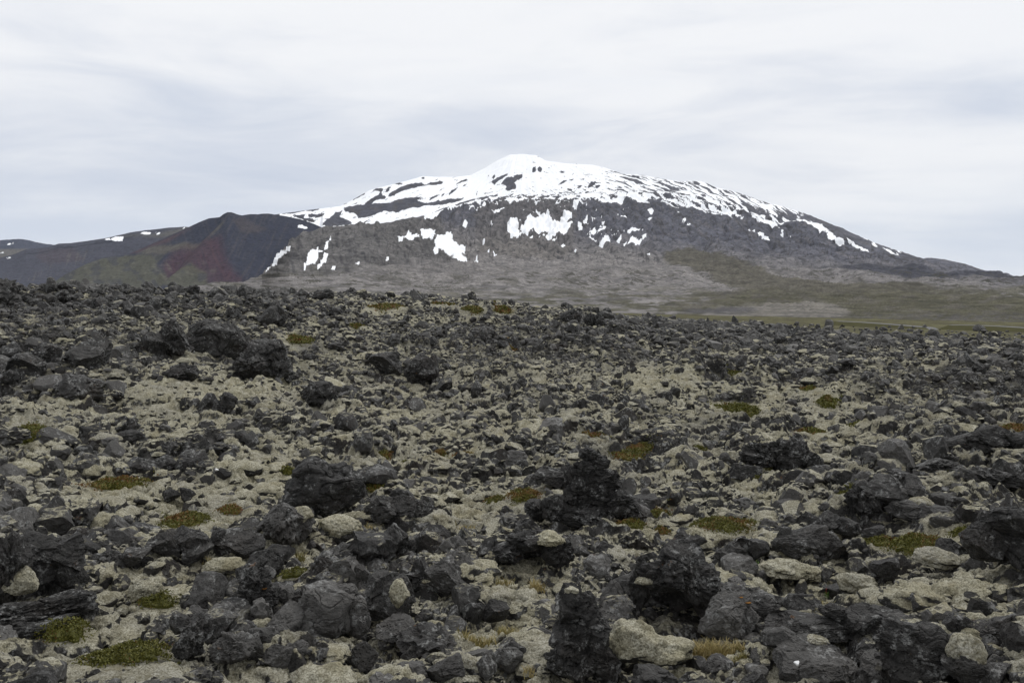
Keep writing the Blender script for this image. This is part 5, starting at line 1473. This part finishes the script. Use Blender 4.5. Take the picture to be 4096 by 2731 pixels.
# ---- woolly moss cushions swelling over buried stones
def moss_shape(seed, level):
    v, f = ico(level); off = seed * 3.7
    a = 0.26 * perlin3(v * 1.5 + off, 1) + 0.13 * np.abs(perlin3(v * 2.8 + off, 2)) * 2 - 0.05
    if level >= 3: a = a + 0.06 * np.abs(perlin3(v * 5.5 + off, 3)) * 2 + 0.03 * perlin3(v * 12 + off, 4)
    if level >= 4: a = a + 0.035 * np.abs(perlin3(v * 13 + off, 5)) * 2
    return v * (0.88 + a)[:, None], f
MOSS_PARTS = []
def moss_scatter(n, d0, d1, seed, fine=False):
    rg = np.random.RandomState(seed)
    d = np.exp(rg.uniform(math.log(d0), math.log(d1), n)); a = rg.uniform(-0.62, 0.62, n)
    X = np.sin(a) * d; Y = np.cos(a) * d
    s = np.maximum(0.11, d * 0.0042) * rg.uniform(0.06, 1, n) ** (-1 / 2.2)
    s = np.minimum(s, 0.55 + 0.004 * d)
    if fine: s = d * 0.0026 * rg.uniform(0.03, 1, n) ** (-1 / 2.5)
    z0 = base_z(X, Y); o = openness(X, Y, z0); px, py = project(X, Y, z0); g = green_zone(px, py, d)
    keep = rg.uniform(0, 1, n) < np.clip(0.12 + 0.95 * o, 0, 1) * (1 - g)
    keep &= plant_mask(X, Y) < 0.3
    keep &= ~blocks_plant(X, Y, ground_z(X, Y), s * 0.6, d)
    for c in CENTRES: keep &= np.hypot(X - c[4], Y - c[5]) > c[6] * 0.95 + 0.3 * s
    tx, ty = project(X, Y, z0 + 0.35 * s); tx = tx / 1.7415; ty = ty / 1.7415
    for c in CENTRES:
        keep &= ~((np.abs(tx - c[0]) < c[2] * 0.85) & (np.abs(ty - c[1]) < (c[9] * 0.8)) & (d < math.hypot(c[4], c[5])))
    X, Y, s, d, o = X[keep], Y[keep], s[keep], d[keep], o[keep]
    pxs = s / d * 812 * 1.3
    lv_ = np.where(pxs < 3.6, 1, np.where(pxs < 9, 2, np.where(pxs < 26, 3, 4)))
    Zg = ground_z(X, Y); Vs, Fs, Ms = [], [], []; n0 = 0
    for lv in (1, 2, 3, 4):
        for pi in range(10):
            idx = np.where((lv_ == lv) & (np.arange(len(X)) % 10 == pi))[0]
            if not len(idx): continue
            p, f = moss_shape(pi, lv); m = len(idx); ss = s[idx] * 0.62
            sc = np.stack([ss * rg.uniform(.9, 1.7, m), ss * rg.uniform(.9, 1.6, m), ss * rg.uniform(.55, 1.0, m)], 1)
            q = p[None] * sc[:, None, :]; a = rg.uniform(0, 6.28, m); ca, sa = np.cos(a)[:, None], np.sin(a)[:, None]
            q = np.stack([q[..., 0] * ca - q[..., 1] * sa, q[..., 0] * sa + q[..., 1] * ca, q[..., 2]], -1)
            q += np.stack([X[idx], Y[idx], Zg[idx] + sc[:, 2] * rg.uniform(-0.40, 0.05, m)], 1)[:, None, :]
            Vs.append(q.reshape(-1, 3).astype(np.float32)); Fs.append((f[None] + (np.arange(m) * len(p))[:, None, None] + n0).reshape(-1, 3).astype(np.int32))
            Ms.append(np.repeat(rg.uniform(0.45, 1.0, m) , len(p)).astype(np.float32)); n0 += m * len(p)
    MOSS_PARTS.append((np.concatenate(Vs), np.concatenate(Fs), np.concatenate(Ms)))
moss_scatter(9000, 4.2, 24, 8)
moss_scatter(48000, 21, 230, 18, True)
_off = len(MOSS_PARTS[0][0])
V = np.concatenate([q[0] for q in MOSS_PARTS]); print('moss verts', len(V)); TOPV.append(V)
me = make_mesh('moss_cushions', V, np.concatenate([MOSS_PARTS[0][1], MOSS_PARTS[1][1] + _off]), M_RUBBLE, {'tint': np.zeros(len(V)), 'moss': np.concatenate([q[2] for q in MOSS_PARTS])}, smooth=True)
tag(link('moss_cushions', me), 'pale woolly fringe moss swelling over buried lava stones', 'moss', None, 'stuff')

# ================================================================== low plants
def plant_mat(name, cols, sc=3.0):
    m, n, out = new_mat(name)
    a = n.n('ShaderNodeAttribute', props={'attribute_name': 'leaf'}).outputs['Fac']
    c = n.mix(n.rng(a, 0.0, 0.5, smooth=False), cols[0], cols[1])
    c = n.mix(n.rng(a, 0.5, 1.0, smooth=False), c, cols[2])
    finish(n, out, c, 0.6, None, spec=0.25)
    return m
M_HEATH = plant_mat('heath_leaves', [(0.058, 0.062, 0.010), (0.140, 0.132, 0.026), (0.160, 0.060, 0.025)])
M_GRASS = plant_mat('dry_grass', [(0.16, 0.15, 0.05), (0.30, 0.24, 0.10), (0.42, 0.34, 0.17)])
M_HERB = plant_mat('herb', [(0.10, 0.19, 0.03), (0.16, 0.26, 0.05), (0.38, 0.07, 0.08)])

ALLV = np.concatenate(TOPV); ALLV = ALLV[np.argsort(ALLV[:, 1])]; ALLY = ALLV[:, 1].copy()
def top_surface(cx, cy, R_, d):
    """height of moss, rubble and ground around a point, as a function"""
    g = max(0.035, d * 0.0035); n = int(2 * R_ / g) + 3
    i0, i1 = np.searchsorted(ALLY, [cy - R_, cy + R_]); q = ALLV[i0:i1]; q = q[np.abs(q[:, 0] - cx) < R_]
    gx = cx - R_ + np.arange(n) * g; gy = cy - R_ + np.arange(n) * g
    QX, QY = np.meshgrid(gx, gy, indexing='ij'); b = base_z(QX, QY)
    Zt = b + lumps(QX.ravel(), QY.ravel(), b.ravel(), True)[0].reshape(b.shape)
    ii = np.clip(((q[:, 0] - cx + R_) / g + .5).astype(int), 0, n - 1); jj = np.clip(((q[:, 1] - cy + R_) / g + .5).astype(int), 0, n - 1)
    np.maximum.at(Zt, (ii, jj), q[:, 2])
    P_ = np.pad(Zt, 1, mode='edge'); Zs = (P_[1:-1, :-2] + P_[1:-1, 2:] + P_[:-2, 1:-1] + P_[2:, 1:-1] + 2 * Zt) / 6
    Zt = np.maximum(Zt * .5 + Zs * .5, Zs)
    return lambda X, Y: Zt[np.clip(((np.asarray(X, float) - cx + R_) / g + .5).astype(int), 0, n - 1), np.clip(((np.asarray(Y, float) - cy + R_) / g + .5).astype(int), 0, n - 1)]

def heath(fx, fy, rxp, ryp, rust, label, n=None, hgt=0.13):
    c, hw, hd, dv, d = heath_site(fx, fy, rxp, ryp)
    sv = np.array([dv[1], -dv[0]])
    seed = int(fx * 7 + fy); hgt = hgt * (0.62 + d / 55.0)
    rg = np.random.RandomState(seed)
    leaf = max(0.013, d * 0.00155)
    area = math.pi * hw * hd
    n = int(min(9000, max(500, area / (leaf * leaf) * 1.5)))
    a = rg.uniform(0, 2 * math.pi, n); r = np.minimum(np.sqrt(rg.uniform(0, 1, n)) * rg.choice([1, 1, 1, 1.22], n), 1.22)
    ed = 0.66 + 0.50 * fbm(np.cos(a) * 1.9 + seed, np.sin(a) * 1.9, 3, 5)
    lx = np.cos(a) * r * hw * ed * 1.15; ly = np.sin(a) * r * hd * ed * 1.15
    PXw = c[0] + sv[0] * lx + dv[0] * ly; PYw = c[1] + sv[1] * lx + dv[1] * ly
    dome_h = hgt * (0.6 + 0.4 * min(hw, 1)) * np.sqrt(np.maximum(0.0, 1 - np.minimum(r, 1) ** 2.5)) * (0.75 + 0.5 * perlin(PXw * 4, PYw * 4, 9))
    dome_h = dome_h + 0.04 * np.abs(perlin(PXw * 13, PYw * 13, 19))
    topz = top_surface(c[0], c[1], 1.5 * max(hw, hd) + 0.1, d)
    gz = topz(PXw, PYw)
    zc = float(np.percentile(gz, 50))
    gz = gz * 0.7 + zc * 0.3 * (r < 1) + gz * 0.3 * (r >= 1) + 0.03 * np.clip(1.25 - r, 0, 1)
    gz = np.maximum(gz, topz(PXw, PYw) - 0.02)
    base = np.stack([PXw, PYw, gz + dome_h * rg.uniform(0.45, 1.0, n)], 1)
    # two-triangle leaf
    ax = rg.normal(size=(n, 3)); ax[:, 2] = np.abs(ax[:, 2]) * 0.9 + 0.25; ax /= np.linalg.norm(ax, axis=1)[:, None]
    bx = np.cross(ax, rg.normal(size=(n, 3))); bx /= np.linalg.norm(bx, axis=1)[:, None]
    L = leaf * rg.uniform(0.8, 1.9, n)[:, None]; Wd = leaf * rg.uniform(0.35, 0.7, n)[:, None]
    V = np.stack([base, base + ax * L * .5 + bx * Wd, base + ax * L, base + ax * L * .5 - bx * Wd], 1).reshape(-1, 3)
    F = np.arange(4 * n).reshape(-1, 4)
    rr = perlin(PXw * 2.2 + 7, PYw * 2.2, 23) * 0.9 + 0.25 * rg.normal(size=n)
    lf = np.where(rr > 0.75 - 1.25 * rust, rg.uniform(.62, 1, n), rg.uniform(0, .5, n))
    # dense twiggy mat below the leaves
    nr, na = 7, 28
    tt = np.linspace(0, 2 * math.pi, na, endpoint=False); mv = []
    for q in range(nr):
        rr_ = q / (nr - 1) * 0.97
        e = 0.90 * (0.66 + 0.50 * fbm(np.cos(tt) * 1.9 + seed, np.sin(tt) * 1.9, 3, 5))
        mx = np.cos(tt) * rr_ * hw * e * 1.1; my = np.sin(tt) * rr_ * hd * e * 1.1
        wx_ = c[0] + sv[0] * mx + dv[0] * my; wy_ = c[1] + sv[1] * mx + dv[1] * my
        g0 = topz(wx_, wy_)
        g = np.maximum(g0, g0 * 0.7 + zc * 0.3) + hgt * 0.50 * (0.6 + 0.4 * min(hw, 1)) * math.sqrt(max(0, 1 - rr_ ** 2.5)) - (0.3 if q == nr - 1 else 0)
        mv.append(np.stack([wx_, wy_, g], 1))
    mv = np.concatenate(mv); mf = []
    for q in range(nr - 1):
        for k in range(na):
            k2 = (k + 1) % na
            mf.append((q * na + k, q * na + k2, (q + 1) * na + k2, (q + 1) * na + k))
    lb = np.full(len(mv), 0.1) + 0.5 * rust
    V2 = np.concatenate([V, mv]); F2 = np.concatenate([F, np.array(mf) + len(V)])
    base_pt = np.array([c[0], c[1], zc])
    me = make_mesh('crowberry_mat', V2 - base_pt, F2, M_HEATH, {'leaf': np.concatenate([np.repeat(lf, 4), lb])}, smooth=False)
    o = link('crowberry_mat', me); o.location = base_pt
    return tag(o, label, 'heath plant', 'crowberry and heath mats')

DROP = ['faint olive strip in the middle of the far slope', 'far olive strip on the right slope', 'far rusty strip left of the right olive strip', 'far small olive spot left of the one beyond the hollow', 'tiny olive tuft on open moss left of centre', 'tiny olive tuft right of the left-edge crowberry patch', 'small green clump right of the broad mat', 'dry grass fringe near the right-edge boulder', 'tiny dry tuft below the fissured boulder', 'tiny green clump below the moss-maned block', 'narrow heath strip on the skyline, rightmost of the mounds', 'dry blades under the draped boulder', 'brown wiry tuft at the left foot of the pinnacle', 'green-yellow grass beneath the broad flat slab', 'dry blades above the three small dark blocks', 'few thin blades at the rim of the largest crowberry mat']   # hidden behind boulders from here
for h in HEATH:
    if h[5] in DROP: continue
    heath(*h[:6], hgt=(h[6] if len(h) > 6 else 0.16))

def tuft(fx, fy, wpx, hpx, nb, tone, label):
    s = 1.7415
    X, Y, d = hit(fx * s, fy * s)
    u = d / FPX; hw = wpx * s * u; hh = hpx * s * u * 1.5
    rg = np.random.RandomState(int(fx * 3 + fy))
    dv = np.array([X, Y]) / d; sv = np.array([dv[1], -dv[0]])
    V = []; Fc = []; lf = []
    bx_ = np.clip(rg.normal(0, 0.36, nb), -0.75, 0.75) * hw; by_ = np.clip(rg.normal(0, 0.28, nb), -0.5, 0.5) * min(hw, 0.6)
    wx_ = X + sv[0] * bx_ + dv[0] * by_; wy_ = Y + sv[1] * bx_ + dv[1] * by_
    gz = top_surface(X, Y, hw * 2.2 + 0.15, d)(wx_, wy_)
    wblade = max(0.0035, d * 0.00075)
    for k in range(nb):
        h = hh * rg.uniform(.45, 1.15); lean = rg.uniform(0, 2 * math.pi); bend = rg.uniform(.15, .85) * h
        ld_ = np.array([math.cos(lean), math.sin(lean)]); pd = np.array([-ld_[1], ld_[0]]) if rg.rand() < .5 else sv
        pts = []
        for t in (0, .35, .7, 1.0):
            o_ = ld_ * bend * t * t; w_ = wblade * (1 - t * .85)
            for sg in (-1, 1):
                pts.append((wx_[k] + o_[0] + sg * pd[0] * w_, wy_[k] + o_[1] + sg * pd[1] * w_, gz[k] - .02 + h * t * (1 - .22 * t * bend / max(h, .01))))
        b = len(V); V += pts
        for q in range(3): Fc.append((b + 2 * q, b + 2 * q + 1, b + 2 * q + 3, b + 2 * q + 2))
        lf += [float(np.clip(tone + rg.normal() * .22, 0, 1))] * 8
    bp = np.array([X, Y, float(gz.mean())])
    o = link('grass_tuft', make_mesh('grass_tuft', np.array(V) - bp, np.array(Fc), M_GRASS, {'leaf': lf}, smooth=False)); o.location = bp
    return tag(o, label, 'grass', 'dry grass tufts')
for t in TUFTS:
    if t[6] not in DROP: tuft(*t)

# herbs
def herb(fx, fy, hpx, red, label):
    s = 1.7415
    X, Y, d = hit(fx * s, fy * s)
    hh = hpx * s * d / FPX; rg = np.random.RandomState(int(fx)); g = float(top_surface(X, Y, 0.2, d)(X, Y))
    V = []; F = []; lf = []
    def leafq(p, a, L, w, c):
        b = len(V); a = np.array(a, float); a /= np.linalg.norm(a); sd = np.cross(a, (0.3, .2, 1)); sd /= np.linalg.norm(sd); p = np.array(p, float)
        V.extend([p, p + a * L * .5 + sd * w, p + a * L, p + a * L * .5 - sd * w]); F.append((b, b + 1, b + 2, b + 3)); lf.extend([c] * 4)
    for k in range(34):
        t = rg.uniform(.05, .75); an = rg.uniform(0, 6.28)
        leafq((0.01 * math.cos(an), 0.01 * math.sin(an), hh * t), (math.cos(an), math.sin(an), .7), hh * .42 * (1 - t * .4), hh * .06, rg.uniform(0, .5))
    leafq((0, 0, 0), (0, 0, 1), hh, .004, .4); leafq((0, 0, 0), (.02, .05, 1), hh * .9, .004, .3)
    o = link('herb', make_mesh('herb', np.array(V), np.array(F), M_HERB, {'leaf': lf}, smooth=False)); o.location = (X, Y, g)
    if red:
        V.clear(); F.clear(); lf.clear()
        for k in range(40):
            t = rg.uniform(.6, 1.15); an = rg.uniform(0, 6.28)
            leafq((0, 0, hh * t), (math.cos(an), math.sin(an), .9), hh * .12, hh * .045, 1.0)
        link('flower_spike', make_mesh('flower_spike', np.array(V), np.array(F), M_HERB, {'leaf': lf}, smooth=False), o)
    return tag(o, label, 'herb')
herb(1898, 1352, 20, True, 'small herb with a red flower spike right of the upright wedge')
herb(1738, 1306, 16, False, 'bright green leafy sprig on moss near the broad angular boulder')
herb(942, 1005, 5, False, 'tiny light green herb on the moss slope') if False else None

# white stones
M_WHITE, n_, o_ = new_mat('white_stone')
g_ = n_.n('ShaderNodeNewGeometry')
finish(n_, o_, n_.mix(n_.noise(g_.outputs['Position'], 22, 4), (0.55, 0.56, 0.57), (0.80, 0.80, 0.79)), 0.8, n_.noise(g_.outputs['Position'], 40, 4), 0.5, 0.01, 0.2)
for (fx, fy, rp, lab) in [(443, 816, 6, 'white stone in front of the dome-like cracked boulder'), 
                          (1787, 1538, 6, 'white stone on the corner of a grey boulder at the bottom edge'), 
                           (498, 1098, 4, 'tiny white stone near the green strip on the left moss slope')]:
    s = 1.7415
    X, Y, d = hit(fx * s, fy * s); rad = rp * s * d / FPX
    p, f = rock_shape(int(fx), 3, 'block')
    o = link('white_stone', make_mesh('white_stone', p * np.array([rad, rad, rad * .8]), f, M_WHITE, smooth=False))
    o.location = (X, Y, float(top_surface(X, Y, 0.2 + d * .004, d)(X, Y)) + rad * 0.7)
    if fx == 1787:
        b = hero('white-tipped corner'); o.location = (b.location.x - 0.20, b.location.y - 0.30, b.location.z + 0.34)
    tag(o, lab, 'stone')

# ================================================================== air
hm = bpy.data.materials.new('haze'); hm.use_nodes = True
ht = hm.node_tree; ht.nodes.clear()
vo = ht.nodes.new('ShaderNodeVolumePrincipled'); vo.inputs['Density'].default_value = 0.8e-5; vo.inputs['Color'].default_value = (0.86, 0.92, 1.0, 1); vo.inputs['Anisotropy'].default_value = 0.1
oo = ht.nodes.new('ShaderNodeOutputMaterial'); ht.links.new(vo.outputs[0], oo.inputs[1])
hx, y0_, y1_, zb_, zt_ = 17000, -60, 17000, -70, 1900
hv = [(-hx, y0_, zb_), (hx, y0_, zb_), (hx, y1_, zb_), (-hx, y1_, zb_), (-hx, y0_, zt_), (hx, y0_, zt_), (hx, y1_, zt_), (-hx, y1_, zt_)]
hf = [(0, 3, 2, 1), (4, 5, 6, 7), (0, 1, 5, 4), (1, 2, 6, 5), (2, 3, 7, 6), (3, 0, 4, 7)]
tag(link('haze', make_mesh('haze', hv, hf, hm, smooth=False)), 'thin bluish air between the camera and the mountain', 'haze', None, 'stuff')
scene.cycles.volume_bounces = 0
